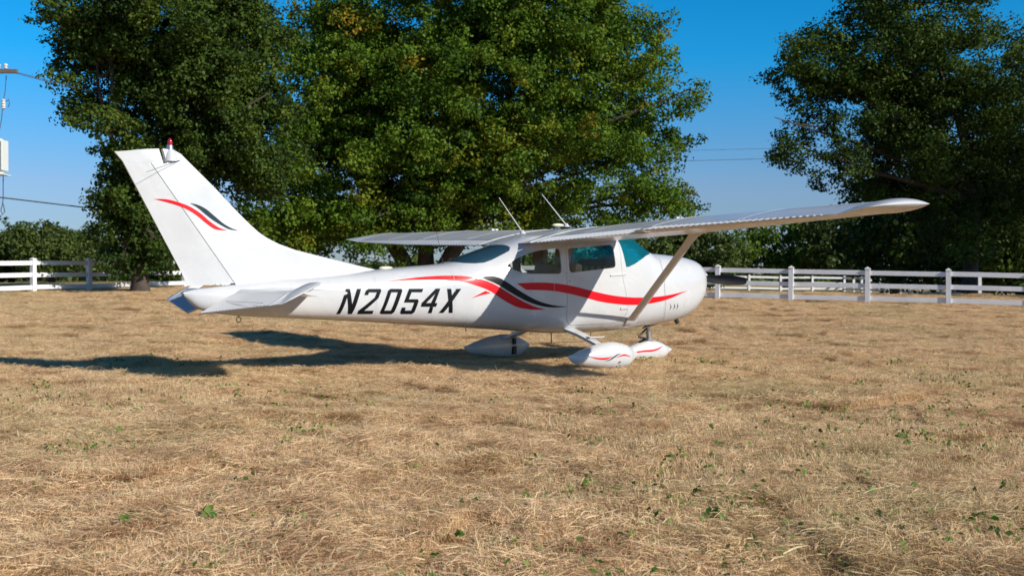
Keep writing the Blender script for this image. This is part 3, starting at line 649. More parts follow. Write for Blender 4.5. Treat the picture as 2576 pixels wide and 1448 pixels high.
def grow(poly,d):
    out=[];n=len(poly); ar=sum(poly[i-1][0]*poly[i][1]-poly[i][0]*poly[i-1][1] for i in range(n)); sg=1 if ar>0 else -1
    for i in range(n):
        a=Vector(poly[i-1]);b=Vector(poly[(i+1)%n]); t=(b-a).normalized(); out.append((poly[i][0]+t.y*d*sg,poly[i][1]-t.x*d*sg))
    return out
W=[prism(win_door,-1,1),prism(win_rear,-1,1),prism(win_back,-1,1),prism(win_ws,-1,1)]
dp=prism(door_p,.22,1); dp2=prism(door_p,-1,-.22); dg_=prism(grow(door_p,.005),.20,1.02); dg2=prism(grow(door_p,.005),-1.02,-.20)
door=tmp(*loft(steps(-1.95,-.6,.05),72)); door2=tmp(*loft(steps(-1.95,-.6,.05),72)); 
boolean(door,[dp],'INTERSECT'); boolean(door,[cav,W[0]],'DIFFERENCE')
boolean(door2,[dp2],'INTERSECT'); boolean(door2,[cav,W[0]],'DIFFERENCE')
boolean(body,[cav,dg_,dg2,W[1],W[2],W[3],W[0]],'DIFFERENCE')
def glass(name,pr,mat,x0,x1,ins=.006,parent=None):
    g=tmp(*loft(steps(x0,x1,.04),72,ins)); g2=tmp(*loft(steps(x0-.02,x1+.02,.04),72,ins+.004)); boolean(g,[pr],'INTERSECT'); boolean(g,[g2],'DIFFERENCE')
    kill(g2); g.name=name; g.data.name=name; surf_normals(g.data); g.data.materials.append(mat); g.parent=parent or AC; return g
def split_sides(o,names):
    return o
for o,nm in ((body,'fuselage'),(door,'cabin_door'),(door2,'cabin_door')):
    o.name=nm; o.data.name=nm; surf_normals(o.data); o.data.materials.clear(); o.data.materials.append(WHITE); o.parent=AC
door['label']='starboard cabin door'; door2['label']='port cabin door'
def side_prism(poly,sgn,g=.0): p=grow(poly,g) if g else poly; return prism(p,.2*sgn,1*sgn)
for sgn,d_ in ((1,door),(-1,door2)):
    a=side_prism(win_door,sgn,-.0005); glass('side_window',a,PX_SIDE,-1.95,-.8,.007,d_); kill(a)
    a=side_prism(win_rear,sgn,-.0005); glass('side_window',a,PX_SIDE,-2.9,-1.8,.007); kill(a)
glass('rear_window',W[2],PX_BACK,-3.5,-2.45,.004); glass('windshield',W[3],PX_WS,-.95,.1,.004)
kill(cav,dp,dp2,dg_,dg2,*W)
# cowling, with its own seam
V,F=loft(steps(-.0054,.9,.05)[:-1]+steps(.9,1.2,.022),72); cowl=mesh('engine_cowling',V,F,WHITE,AC); surf_normals(cowl.data)
# bring seam back to the slanted line by a thin collar
def ysurf3(x,z,off=0): return ysurf(x,z)+off

# ---- anything painted on the skin
def skin_patch(name,quads,mat,off,parent=None,side=1,yf=None,nseg=None):
    """quads in (x,z); subdivided and laid on the skin"""
    V=[];F=[]; yf=yf or ysurf
    todo=list(quads); qi=-1
    while todo:
        q=todo.pop(0); qi+=1
        o=off+qi*.00025
        if len(q)==4:
            a,b,c,d=[Vector(p) for p in q]; nu=max(2,int(max((b-a).length,(d-c).length)/.03)+1); nv=max(2,int(max((c-b).length,(d-a).length)/.03)+1)
            b0=len(V)
            for i in range(nu+1):
                for j in range(nv+1):
                    s,t=i/nu,j/nv; p=(a*(1-s)+b*s)*(1-t)+(d*(1-s)+c*s)*t; V.append(B(p.x,(yf(p.x,p.y)+o)*side,p.y))
            for i in range(nu):
                for j in range(nv): k=b0+i*(nv+1)+j; F.append((k,k+1,k+nv+2,k+nv+1))
        elif len(q)==5:
            todo.append([q[0],q[1],q[2],q[3]]); todo.append([q[0],q[3],q[4],q[4]])
        elif len(q)==6:
            todo.append([q[0],q[1],q[2],q[3]]); todo.append([q[0],q[3],q[4],q[5]])
        else:
            b0=len(V)
            for p in q: V.append(B(p[0],(yf(p[0],p[1])+o)*side,p[1]))
            F.append(tuple(range(b0,b0+len(q))))
    o=mesh(name,V,F,mat,parent or AC,None,False); me=o.data
    want=Vector((0,-side,0)); b=bmesh.new(); b.from_mesh(me); b.normal_update()
    fl=[f for f in b.faces if f.normal.dot(want)<0]
    bmesh.ops.reverse_faces(b,faces=fl); b.to_mesh(me); b.free(); smooth(me,60)
    return o
def interp(pts,n,ext=None):
    """smooth resample of polyline (x,z) by x"""
    P=sorted(pts); X=[p[0] for p in P]; Z=[p[1] for p in P]; m=len(P); d=[(Z[i+1]-Z[i])/(X[i+1]-X[i]) for i in range(m-1)]
    sl=[d[0]]+[(d[i-1]+d[i])/2 for i in range(1,m-1)]+[d[-1]]
    def f(x):
        x=min(max(x,X[0]),X[-1]); i=0
        while i<m-2 and x>X[i+1]: i+=1
        h=X[i+1]-X[i]; t=(x-X[i])/h
        return (2*t**3-3*t*t+1)*Z[i]+(t**3-2*t*t+t)*h*sl[i]+(-2*t**3+3*t*t)*Z[i+1]+(t**3-t*t)*h*sl[i+1]
    return f,X[0],X[-1]
def swoosh(name,top,bot,mat,off=.0015,parent=None,n=60,m=4,yf=None,side=1):
    """ribbon between two curves; both run tip to tip, ends may be slanted"""
    ft,a0,a1=interp(top,n); fb,b0,b1=interp(bot,n); V=[];F=[]; yf=yf or ysurf
    for i in range(n+1):
        t=i/n; xt=a0+(a1-a0)*t; xb=b0+(b1-b0)*t; zt,zb=ft(xt),fb(xb)
        for j in range(m+1):
            s=j/m; x=xt*(1-s)+xb*s; z=zt*(1-s)+zb*s; V.append(B(x,(yf(x,z)+off)*side,z))
    for i in range(n):
        for j in range(m): k=i*(m+1)+j; F.append((k,k+m+1,k+m+2,k+1) if side>0 else (k,k+1,k+m+2,k+m+1))
    o=mesh(name,V,F,mat,parent or AC,None,False)
    if sum(p.normal.dot(Vector((0,-side,0))) for p in o.data.polygons)<0: o.data.flip_normals()
    smooth(o.data,60); return o
r1t=[(-4.409,1.158),(-4.12,1.195),(-3.837,1.222),(-3.554,1.231),(-3.328,1.223),(-3.134,1.19),(-2.932,1.117),(-2.72,1.003),(-2.533,.908),(-2.337,.831),(-2.15,.784)]
r1b=[(-4.409,1.158),(-4.127,1.176),(-3.849,1.182),(-3.569,1.173),(-3.344,1.144),(-3.172,1.098),(-2.994,1.031),(-2.842,.937),(-2.607,.828),(-2.398,.791),(-2.15,.784)]
bt=[(-3.172,1.226),(-3.026,1.232),(-2.867,1.204),(-2.735,1.137),(-2.612,1.062),(-2.455,.978),(-2.291,.906),(-2.071,.848),(-1.795,.817)]
bb=[(-3.172,1.226),(-3.076,1.19),(-2.917,1.131),(-2.766,1.050),(-2.612,.969),(-2.421,.887),(-2.205,.83),(-2.035,.812),(-1.795,.817)]
r2t=[(-2.611,1.132),(-2.336,1.142),(-2.046,1.134),(-1.748,1.1),(-1.438,1.039),(-1.099,.975),(-.769,.938),(-.403,.927),(-.048,.943),(.231,.977),(.488,1.019)]
r2b=[(-2.467,1.047),(-2.282,1.043),(-2.009,1.027),(-1.709,.98),(-1.476,.932),(-1.237,.881),(-.973,.847),(-.678,.826),(-.352,.834),(.047,.893),(.488,1.019)]
swoosh('red_stripe',r1t,r1b,RED,.003); swoosh('black_stripe',bt,bb,BLACK,.0037); swoosh('red_stripe',r2t,r2b,RED,.003,n=80)
skin_patch('red_stripe',[[(-3.277,.944),(-3.12,.985),(-3.072,1.038)][::1],[(-3.277,.944),(-3.145,.988),(-3.12,1.0),(-3.072,1.038)][:0] or [(-3.12,.985),(-2.994,1.008),(-3.072,1.038)]],RED,.003)
for ch,qs in GLYPHS.items():
    o=skin_patch('registration_letter',qs,BLACK,.003); o['label']='black registration character '+ch
for q in ([(.113,.836),(.16,.786),(.133,.73)],[(.196,.838),(.238,.788),(.21,.732)],[(.264,.842),(.305,.795),(.278,.735)]):
    a,b,c=[Vector(p) for p in q]; w_=Vector((.012,0))
    skin_patch('cowl_louver',[[tuple(a),tuple(b),tuple(b-w_*1.6),tuple(a)],[tuple(b),tuple(c),tuple(c),tuple(b-w_*1.6)]],SEAM if 0 else BLACK,.0016)
def seam(name,pts,w=.004,mat=SEAM,off=.0012,yf=None,side=1):
    qs=[]
    for p,q in zip(pts[:-1],pts[1:]):
        p,q=Vector(p),Vector(q); t=(q-p).normalized(); n_=Vector((-t.y,t.x))*w/2; qs.append([tuple(p-n_),tuple(q-n_),tuple(q+n_),tuple(p+n_)])
    return skin_patch(name,qs,mat,off,None,side,yf)
def arc_on(x,z0,z1,n=14): return [(x+(0),z0+(z1-z0)*i/n) for i in range(n+1)]
LS=simple('panel_lap',(.52,.52,.53),.5)
seam('panel_seam',[(.083,1.50),(.02,1.42),(-.008,1.368),(-.012,1.2),(-.004,1.014),(.018,.85),(.044,.691),(.10,.60)],.004,SEAM,.0035)
for x in (-2.02,-2.62,-3.5,-4.55,-5.6): 
    zb,zt,w,zm,_,_=sec(x); seam('panel_seam',arc_on(x,zb+.05,zt-.06 if x<-3.2 else 1.22),.003,LS,.0011)
seam('panel_seam',[(-6.1,1.01),(-5.0,1.02),(-4.3,1.03)],.0025,LS)
# hinges and door handle
def plate(name,poly,th,mat=WHITE):
    V=[B(x,ysurf(x,z)+th,z) for x,z in poly]+[B(x,ysurf(x,z)-.004,z) for x,z in poly]; n=len(poly)
    return mesh(name,V,[tuple(range(n)),tuple(range(n,2*n))[::-1]]+[(i,(i+1)%n,(i+1)%n+n,i+n) for i in range(n)],mat,AC)
plate('door_hinge',[(-1.05,1.225),(-.76,1.244),(-.76,1.262),(-1.05,1.243)],.014)
plate('door_hinge',[(-.853,.765),(-.716,.77),(-.716,.795),(-.853,.79)],.014)
plate('door_handle',[(-1.765,1.145),(-1.60,1.16),(-1.60,1.185),(-1.765,1.172)],.010)
# ---- tail cone lamp, tie-down ring
m=MB(); m.lathe(B(-6.80,0,1.03),[(.022,0),(.02,.02),(.008,.032)],12,(-1,0,0)); bm_build(m,'tail_lamp',STEEL,None,40)
m=MB(); c=B(-6.16,0,.725); m.tube([c+Vector((.028*math.cos(a),0,.028*math.sin(a))) for a in np.linspace(0,2*PI,17)],.005,6,False); m.tube([c+Vector((0,0,.028)),c+Vector((0,0,.06))],.006,6); bm_build(m,'tie_down_ring',DARKM)

# ---- fin, rudder
fin_le=[(1.02,-4.30),(1.303,-4.376),(1.36,-4.66),(1.43,-4.99),(1.533,-5.456),(1.596,-5.655),(1.66,-5.80),(1.731,-5.916),(1.84,-6.045),(1.96,-6.174),(2.208,-6.424),(2.434,-6.670),(2.523,-6.767),(2.582,-6.830),(2.612,-6.890),(2.622,-6.95)]
def ilin(tab,v):
    if v<=tab[0][0]: return tab[0][1]
    for a,b in zip(tab[:-1],tab[1:]):
        if v<=b[0]: t=(v-a[0])/(b[0]-a[0]); return a[1]*(1-t)+b[1]*t
    return tab[-1][1]
hinge=lambda z: -6.217+(z-1.135)/(2.452-1.135)*(-7.160+6.217)
def fin_te(z):
    if z<2.46: return hinge(z)-.004
    return -6.993-(z-2.462)*.30
def fin_th(z): return .058-.022*min(1,max(0,(z-1.1)/1.5))
def y_fin(x,z):
    """half thickness of fin and rudder at (x,z)"""
    h=hinge(z); t0=fin_th(z); le=ilin(fin_le,z)
    if x>=h:
        d=(x-h); body_=t0*(1-(min(d,.75)/.75)**2*.75); nose=min(1,max(0,(le-x))/.10)**.5; return max(.002,body_*nose) if d<.75 else max(.002,t0*.25*nose)
    d=(h-x)/.48; return max(.003,t0*(1-.93*min(1,d)))
def finlike(name,zs,xa,xb,n=22,ztop=None):
    V=[];F=[]
    ts=[.5-.5*math.cos(PI*i/n) for i in range(n+1)]
    for z in zs:
        a,b=xa(z),xb(z)
        for s in (1,-1):
            for t in (ts if s>0 else ts[::-1]): x=a+(b-a)*t; 
            pass
        row=[B(b+(a-b)*t,y_fin(b+(a-b)*t,z),z) for t in ts]+[B(b+(a-b)*t,-y_fin(b+(a-b)*t,z),z) for t in ts[::-1]]
        V+=row
    k=2*(n+1)
    for i in range(len(zs)-1):
        for j in range(k): a=i*k+j; b=i*k+(j+1)%k; F.append((a,b,b+k,a+k))
    F.append(tuple(range(k))[::-1]); F.append(tuple((len(zs)-1)*k+j for j in range(k)))
    return mesh(name,V,F,WHITE,AC,35)
zs=[1.02]+[1.303+.003*i for i in range(0,1)]+list(np.linspace(1.33,2.45,34))+[2.458,2.462]+list(np.linspace(2.47,2.58,6))+[2.60,2.612,2.622]
fin=finlike('vertical_fin',zs,lambda z:fin_te(z),lambda z:ilin(fin_le,z))
te=lambda z: -6.729+(z-1.086)/(2.549-1.086)*(-7.514+6.729)
def rud_front(z):
    if z<2.462: return hinge(z)-.012
    return -7.035-(z-2.462)*.30
def zshift(o,fn):
    for v in o.data.vertices: v.co.z=fn(v.co.x-1.5,v.co.z)
rud=finlike('rudder',list(np.linspace(1.142,2.455,22))+[2.466,2.50,2.54,2.58,2.612,2.622],te,rud_front,14)
# tilt bottom (rises forward) and top edge (drops aft)
def rz_(x,z):
    if z<1.30: return z-(1.30-z)/.18*(.034*min(1,max(0,(-6.29-x)/.44)))
    if z>2.46: f=(z-2.46)/.162; xx=min(1,max(0,(-7.04-x)/.47)); return z-f*(.062*xx**1.4)
    return z
zshift(rud,rz_)
m=MB(); m.lathe(B(-6.95,0,2.615),[(.040,0),(.034,.035),(.034,.052)],18); bm_build(m,'beacon_base',STEEL,None,40)
m=MB(); m.lathe(B(-6.95,0,2.668),[(.023,0),(.025,.025),(.023,.05),(.016,.070),(.005,.078)],18); bm_build(m,'beacon_lamp',REDG,None,60)
# beacon sits on a rounded fairing
m=MB(); m.lathe(B(-6.945,0,2.55),[(.075,-.06),(.070,0),(.058,.035),(.048,.06),(.043,.068)],18); bm_build(m,'beacon_fairing',WHITE,None,60)
for sgn in (1,-1):
    m=MB(); m.tube([B(-6.85,.04*sgn,2.507),B(-7.30,.30*sgn,2.33)],[.0032,.0022],6); bm_build(m,'whisker_antenna',DARKM)
yfin=lambda x,z: y_fin(x,z)
swoosh('red_stripe',[(-7.138,2.067),(-7.006,2.068),(-6.88,2.042),(-6.753,2.0),(-6.624,1.926),(-6.51,1.834),(-6.411,1.773),(-6.306,1.741)],
 [(-7.138,2.067),(-7.006,2.037),(-6.88,2.003),(-6.753,1.953),(-6.656,1.893),(-6.559,1.817),(-6.461,1.756),(-6.306,1.741)],RED,.004,yf=yfin)
swoosh('black_stripe',[(-6.741,2.035),(-6.656,2.02),(-6.559,1.976),(-6.46,1.9),(-6.361,1.823),(-6.278,1.777),(-6.177,1.742)],
 [(-6.741,2.035),(-6.656,1.988),(-6.559,1.912),(-6.461,1.844),(-6.378,1.798),(-6.295,1.76),(-6.177,1.742)],TEALBLK,.004,yf=yfin)
# rivets along the tip cap
m=MB()
for i in range(13): x=-7.40+i*.047; m.lathe(B(x,y_fin(x,2.455)+.001,2.455),[(.0045,0),(.003,.002)],6,(0,-1,0))
bm_build(m,'rivets',LS)['kind']='stuff'
m=MB()
for i in range(46):
    x=-4.35+i*.032*1.0; z=1.215
    if x<-3.05: m.lathe(B(x,ysurf(x,z+.02*math.sin(i))+.0015,z+.0),[(.004,0),(.002,.002)],6,(0,-1,0))
bm_build(m,'rivets',WHITE)['kind']='stuff'

# ---- wings
def naca(t,m_=.02,p_=.4,th=.125):
    yt=5*th*(.2969*t**.5-.126*t-.3516*t*t+.2843*t**3-.1036*t**4)
    yc=m_/p_**2*(2*p_*t-t*t) if t<p_ else m_/(1-p_)**2*((1-2*p_)+2*p_*t-t*t)
    return yc+yt,yc-yt
def wing_sec(y):
    """LE x,z  TE x,z at span y"""
    a=abs(y); dih=math.tan(math.radians(1.75))*max(0,a-.55)
    if a<2.6: f=0
    else: f=(a-2.6)/2.5
    lx=-.83-.10*f; tx=-2.46+.46*f; lz=1.802+dih; tz=1.657+dih+.035*f
    if a>5.1:
        q=min(1,(a-5.1)/.39); lx-=.07*q**4; tx-=.09*q; tz+=.035*q
    return lx,lz,tx,tz
def wing_pt(y,t,upper,ts=1):
    lx,lz,tx,tz=wing_sec(y); c=lx-tx; u,l_=naca(t); a=abs(y); th=1
    if a>5.1: q=min(1,(a-5.1)/.39); th=max(0.01,1-q**3.2)**.5*(1+.25*q*(1-q)*2)
    k=(u+l_)/2; h=(u-l_)/2*th
    return B(lx+(tx-lx)*t,y,lz+(tz-lz)*t+(k+(h if upper else -h))*c+ (0.018*th*(0) ))
def hinge_t(y,up=True):
    a=abs(y); lx,lz,tx,tz=wing_sec(a); hx=-2.18 if a<2.6 else -2.18+.20*(a-2.6)/2.5; return (lx-hx)/(lx-tx)
def wing_mesh(y0,y1,cut,ny,nt=26,name='wing'):
    V=[];F=[]
    for i in range(ny+1):
        y=y0+(y1-y0)*i/ny
        if abs(y1)>5.2: y=y0+(y1-y0)*(1-(1-i/ny)**1.6)
        tm=hinge_t(y)-.006 if cut else 1
        ts=[tm*(.5-.5*math.cos(PI*(j/nt)**1)) if not cut else tm*(1-math.cos(PI/2*j/nt)) for j in range(nt+1)]
        row=[wing_pt(y,t,True) for t in ts[::-1]]+[wing_pt(y,t,False) for t in ts[1:]]
        if not cut: row=row[:-1]
        V+=row; k=len(row)
    for i in range(ny):
        for j in range(k): a=i*k+j; b=i*k+(j+1)%k; F.append((a,b,b+k,a+k))
    F.append(tuple(range(k))[::-1]); F.append(tuple(ny*k+j for j in range(k)))
    return V,F
def join(parts):
    V=[];F=[]
    for v,f in parts: n=len(V); V+=v; F+=[tuple(i+n for i in q) for q in f]
    return V,F
# centre section over the cabin
V,F=wing_mesh(-.60,.60,False,10); mesh('wing_centre_section',V,F,WINGW,AC,35)
def corr(s,pitch,amp):
    q=round(((s/pitch)%1)*4)%4; return amp*(0,.35,.7,1.0)[q]
def control(name,y0,y1,pitch,amp,defl,mat):
    V=[];F=[]; n=int(abs(y1-y0)/pitch*4); nt=5; yy=[y0+math.copysign(pitch/4,y1-y0)*i for i in range(n)]+[y1]
    for y in yy:
        ht=hinge_t(y)+.004; edge=0 if (abs(y-y0)<pitch or abs(y-y1)<pitch) else 1; cr=corr(abs(y-y0),pitch,amp)*edge
        hpt=wing_pt(y,ht,True)
        rowu=[];rowl=[]
        for j in range(nt+1):
            t=ht+(1-ht)*j/nt; fade=min(1,j/1.0,)*1.0
            u=wing_pt(y,t,True); l_=wing_pt(y,t,False); u.z+=cr*fade-.002; l_.z-=(amp-cr)*.8*fade*(edge)
            if j==0: u.z-=.004
            for p in (u,l_):
                dx=hpt.x-p.x; dz=p.z-hpt.z; p.x=hpt.x-(dx*math.cos(defl)-dz*math.sin(defl)*0); p.z=hpt.z+dz+math.sin(defl)*dx
            rowu.append(u);rowl.append(l_)
        V+=rowu+rowl[::-1]
    k=2*(nt+1)
    for i in range(n):
        for j in range(k): a=i*k+j; b=i*k+(j+1)%k; F.append((a,b,b+k,a+k))
    F.append(tuple(range(k))[::-1]); F.append(tuple(n*k+j for j in range(k)))
    return mesh(name,V,F,mat,AC,4)
for s in (1,-1):
    nm='starboard' if s>0 else 'port'
    V,F=join([wing_mesh(.603*s,5.06*s,True,30)]); w_=mesh('wing',V,F,WINGW,AC,35); w_['label']=nm+' wing panel'
    V,F=wing_mesh(5.063*s,5.49*s,False,16); o=mesh('wing_tip',V,F,WHITE,AC,50)
    control('flap',.63*s,2.585*s,.078,.011,-.02,WINGW); control('aileron',2.61*s,5.04*s,.078,.010,(.10 if s>0 else -.02),WINGW)
    # nav lamp in the tip
    q=wing_pt(5.33*s,.10,False); 
    m=MB(); c=Vector((wing_sec(5.36)[0]-.10+1.5,-5.385*s,wing_sec(5.36)[1]+.004)); m.box(c,(.10,.05,.05),bev=.012); bm_build(m,'navigation_lamp',STEEL,None,40)
    # fuel cap
    p=wing_pt(2.05*s,.22,True); m=MB(); m.box(p+Vector((.035,0,.012)),(.05,.05,.028),bev=.006); m.box(p+Vector((-.035,0,.012)),(.05,.05,.028),bev=.006); bm_build(m,'fuel_vent',WHITE)
    # wing root fairing strip
    m=MB(); m.tube([wing_pt(.60*s,t,True)+Vector((0,0,-.001)) for t in np.linspace(.05,.99,14)],.008,8); bm_build(m,'root_seam_strip',WINGW,None,60)
    for yy_ in (1.35,2.6,3.85):
        m=MB(); m.tube([wing_pt(yy_*s,t,True)+Vector((0,0,-.0022)) for t in np.linspace(.02,hinge_t(yy_)-.02,16)],.004,6); bm_build(m,'skin_lap',LS)
# flap hinges brackets under wing
# roof-to-tail fairing behind the flaps
# ---- struts
def strut(s):
    a=B(-.60,.47*s,.595); b=B(-1.245,2.46*s,1.815); n=14; V=[];F=[]; k=14
    d=(b-a)
    for i in range(n+1):
        t=i/n; c=a.lerp(b,t); ch=.078
        if t>.90: ch=.078+.14*((t-.90)/.10)**1.8
        if t<.05: ch=.078+.03*(1-t/.05)
        for j in range(k):
            g=2*PI*j/k; X=math.cos(g); Yy=math.sin(g)*(.5+.5*(X*.5+.5))
            V.append(c+Vector((X*ch,0,0))+Vector((0,-s*Yy*.021,-Yy*.010)).normalized()*abs(0)+Vector((0,Yy*.023*s*.5,Yy*.023)))
    for i in range(n):
        for j in range(k): p=i*k+j; q=i*k+(j+1)%k; F.append((p,q,q+k,p+k))
    F.append(tuple(range(k))[::-1]); F.append(tuple(n*k+j for j in range(k)))
    mesh('wing_strut',V,F,WHITE,AC,50)
    m=MB(); m.box(B(-.60,.475*s,.59),(.20,.10,.05),Matrix.Rotation(-.9*s,3,'X'),bev=.02); bm_build(m,'strut_fairing',WHITE,None,50)
strut(1); strut(-1)

# ---- tailplane
ZS=1.045
def stab(s):
    V=[];F=[]; n=10; k=20
    for i in range(n+1):
        y=.10+(1.67)*i/n; f=(y-.1)/1.67; le=-5.33-.30*f; te_=-6.165; 
        if i>=n-1: le-=.02*(i-n+2)
        c=le-te_; th=(.052-.014*f)
        for j in range(k):
            g=2*PI*j/k; X=.5+.5*math.cos(g); Z=th*math.sin(g)*(X**.05 if X>0 else 0)*(.55+.45*(1-(2*X-1)**2)**.5 if X<.5 else 1)
            V.append(B(te_+c*X,y*s,ZS+Z))
    for i in range(n):
        for j in range(k): a=i*k+j; b=i*k+(j+1)%k; F.append((a,b,b+k,a+k))
    F.append(tuple(range(k))[::-1]); F.append(tuple(n*k+j for j in range(k)))
    mesh('horizontal_stabilizer',V,F,WHITE,AC,40)
def elev(s,defl=math.radians(25.5)):
    V=[];F=[]; hx=-6.19; y0,y1=.19,1.60; pitch=.066; n=int((y1-y0)/pitch*4); nt=5
    cs,sn=math.cos(defl),math.sin(defl)
    def R(dx,dz,y): return B(hx-dx*cs-dz*sn*(-1)*0-dz*sn,y*s,ZS-dx*sn+dz*cs)
    for i in range(n+1):
        y=y0+pitch/4*i if i<n else y1; ch=.56-.27*((y-y0)/(y1-y0))**1.0; cr=corr(y-y0,pitch,.010) if 2<i<n-2 else 0
        U=[];Lw=[]
        for j in range(nt+1):
            t=j/nt; th=.030*(1-t)+.004; U.append(R(ch*t,th+cr*min(1,t*4),y)); Lw.append(R(ch*t,-th-(.010-cr)*min(1,t*4)*.8,y))
        V+=U+Lw[::-1]
    k=2*(nt+1)
    for i in range(n):
        for j in range(k): a=i*k+j; b=i*k+(j+1)%k; F.append((a,b,b+k,a+k))
    F.append(tuple(range(k))[::-1]); F.append(tuple(n*k+j for j in range(k)))
    o=mesh('elevator',V,F,WINGW,AC,4)
    # balance horn and tip
    V=[];F=[]; rows=[]
    for i in range(9):
        t=i/8; y=1.602+.175*t; a_=.25*(1-.10*t) if t<.9 else .22; fr=.24+.02*t-.06*max(0,t-.8)/.2; th=.036*(1-t**3*.8)
        ch=.285-.04*t
        row=[]
        xsn=[-ch+ (fr+ch)*q for q in (0,.15,.35,.55,.75,.9,.97,1)]
        prof=[.10,.45,.8,1,1,.8,.5,.05]
        for X,pf in zip(xsn,prof): row.append(R(-X,th*pf,y))
        for X,pf in list(zip(xsn,prof))[::-1]: row.append(R(-X,-th*pf,y))
        V+=row; k=len(row)
    for i in range(8):
        for j in range(k): a=i*k+j; b=i*k+(j+1)%k; F.append((a,b,b+k,a+k))
    F.append(tuple(range(k))[::-1]); F.append(tuple(8*k+j for j in range(k)))
    mesh('elevator_horn',V,F,WHITE,AC,45)
    m=MB()
    for i in range(14): y=.45+i*.075; m.box(R(.30,.034,y),(.018,.006,.006))
    if s>0: bm_build(m,'rivets',SEAM)['kind']='stuff'
for s in (1,-1): stab(s); elev(s)
m=MB(); m.box(B(-5.93,1.70,ZS),(.10,.03,.05)); bm_build(m,'stabilizer_tip_rib',DARKM)

# ---- landing gear
def fairing(name,side_top,side_bot,y,w,parent=None):
    ft,a0,a1=interp(side_top,0); fb,b0,b1=interp(side_bot,0); x0,x1=max(a0,b0),min(a1,b1); n=30;k=20; V=[];F=[]
    for i in range(n+1):
        t=.5-.5*math.cos(PI*i/n); x=x0+(x1-x0)*t; zt,zb=ft(x),fb(x)
        if zt-zb<.004: zt=(zt+zb)/2+.002; zb=zt-.004
        hw=w*(max(0.0,math.sin(PI*min(1,max(0,(t*.92+.04)))))**.75)*min(1,(t)*6+.05)*min(1,(1-t)*6+.05); zc=(zt+zb)/2; h=(zt-zb)/2
        for j in range(k):
            g=2*PI*j/k; V.append(B(x,y+hw*spow(math.cos(g),.85),zc+h*spow(math.sin(g),.9)))
    for i in range(n):
        for j in range(k): a=i*k+j; b=i*k+(j+1)%k; F.append((a,b,b+k,a+k))
    F.append(tuple(range(k))[::-1]); F.append(tuple(n*k+j for j in range(k)))
    return mesh(name,V,F,WHITE,AC,60)
mt=[(-2.30,.212),(-2.19,.247),(-2.075,.281),(-1.883,.336),(-1.672,.369),(-1.54,.370),(-1.373,.337),(-1.237,.275),(-1.115,.205)]
mb_=[(-2.30,.200),(-2.232,.135),(-2.027,.078),(-1.834,.045),(-1.589,.024),(-1.439,.027),(-1.338,.043),(-1.169,.145),(-1.115,.200)]
def wheel(x,y,r,w):
    m=MB(); prof=[(.06,-w/2),(r*.78,-w/2),(r*.93,-w*.42),(r,-w*.2),(r,w*.2),(r*.93,w*.42),(r*.78,w/2),(.06,w/2)]
    m.lathe(B(x,y,r-.012),prof,22,(0,1,0)); return m
for s in (1,-1):
    f_=fairing('wheel_fairing',mt,mb_,1.21*s,.135)
    t_=bm_build(wheel(-1.60,1.21*s,.165,.13),'tyre',RUB,None,40)
    m=MB(); p0=B(-1.64,.40*s,.50); p1=B(-1.655,1.12*s,.30)
    pts=[p0,p0.lerp(p1,.35)+Vector((0,0,.015)),p0.lerp(p1,.7)+Vector((0,0,.008)),p1]
    V=[];F=[]
    for i,p in enumerate(pts):
        hw=[.095,.075,.06,.05][i]
        for a,b in ((-1,-1),(1,-1),(1,1),(-1,1)): V.append(p+Vector((a*hw,-s*b*.006,b*.017)))
    for i in range(3):
        for j in range(4): a=i*4+j; b=i*4+(j+1)%4; F.append((a,b,b+4,a+4))
    F+= [(3,2,1,0),(12,13,14,15)]; mesh('landing_gear_leg',V,F,WHITE,AC)
    m=MB(); st_=B(-1.60,.86*s,.40); m.box(st_+Vector((.04,0,.02)),(.26,.075,.014),bev=.004); m.tube([st_+Vector((-.05,0,-.01)),st_+Vector((-.02,0,.02))],.012,6); bm_build(m,'boarding_step',WHITE)
    m=MB()
    for x,z,r in ((-1.545,.115,.011),(-1.545,.072,.007),(-1.60,.062,.007)): m.lathe(B(x,(1.21+.125)*s,z),[(r,0),(r,.012)],8,(0,-s,0))
    bm_build(m,'fairing_screws',SEAM)
    if s<0:
        m=MB(); m.box(B(-1.50,-1.08,.14),(.07,.05,.12),bev=.015); m.box(B(-1.50,-1.08,.27),(.05,.05,.09),bev=.01); bm_build(m,'brake_unit',DARKM)
nt_=[(-.50,.125),(-.234,.191),(-.1,.235),(.012,.265),(.185,.284),(.36,.257),(.518,.194),(.652,.132)]
nb_=[(-.50,.118),(-.35,.05),(-.2,.015),(-.025,.0),(.186,-.012),(.341,-.008),(.459,.01),(.56,.07),(.652,.127)]
fairing('wheel_fairing',nt_,nb_,0,.12); bm_build(wheel(.18,0,.13,.12),'tyre',RUB,None,40)
m=MB(); m.box(B(.04,.0,.262),(.20,.09,.03),Matrix.Rotation(-.35,3,'Y'),bev=.01); bm_build(m,'strut_boot',RUB)
m=MB(); m.tube([B(.14,0,.58),B(.17,0,.40)],.028,12); m.tube([B(.17,0,.42),B(.19,0,.24)],.036,12); m.tube([B(.12,.05,.30),B(.22,.05,.26)],.016,8); m.tube([B(.12,-.05,.30),B(.22,-.05,.26)],.016,8); bm_build(m,'nose_gear_strut',STEEL,None,40)
m=MB(); m.tube([B(.13,0,.455),B(-.02,0,.335)],.013,8); m.tube([B(-.02,0,.335),B(.18,0,.30)],.015,8); m.tube([B(.14,0,.50),B(.06,0,.46)],.011,8); bm_build(m,'torque_link',DARKM,None,40)
m=MB(); m.box(B(.23,0,.525),(.24,.20,.03),Matrix.Rotation(-.18,3,'Y'),bev=.008); bm_build(m,'gear_well_plate',DARKM)
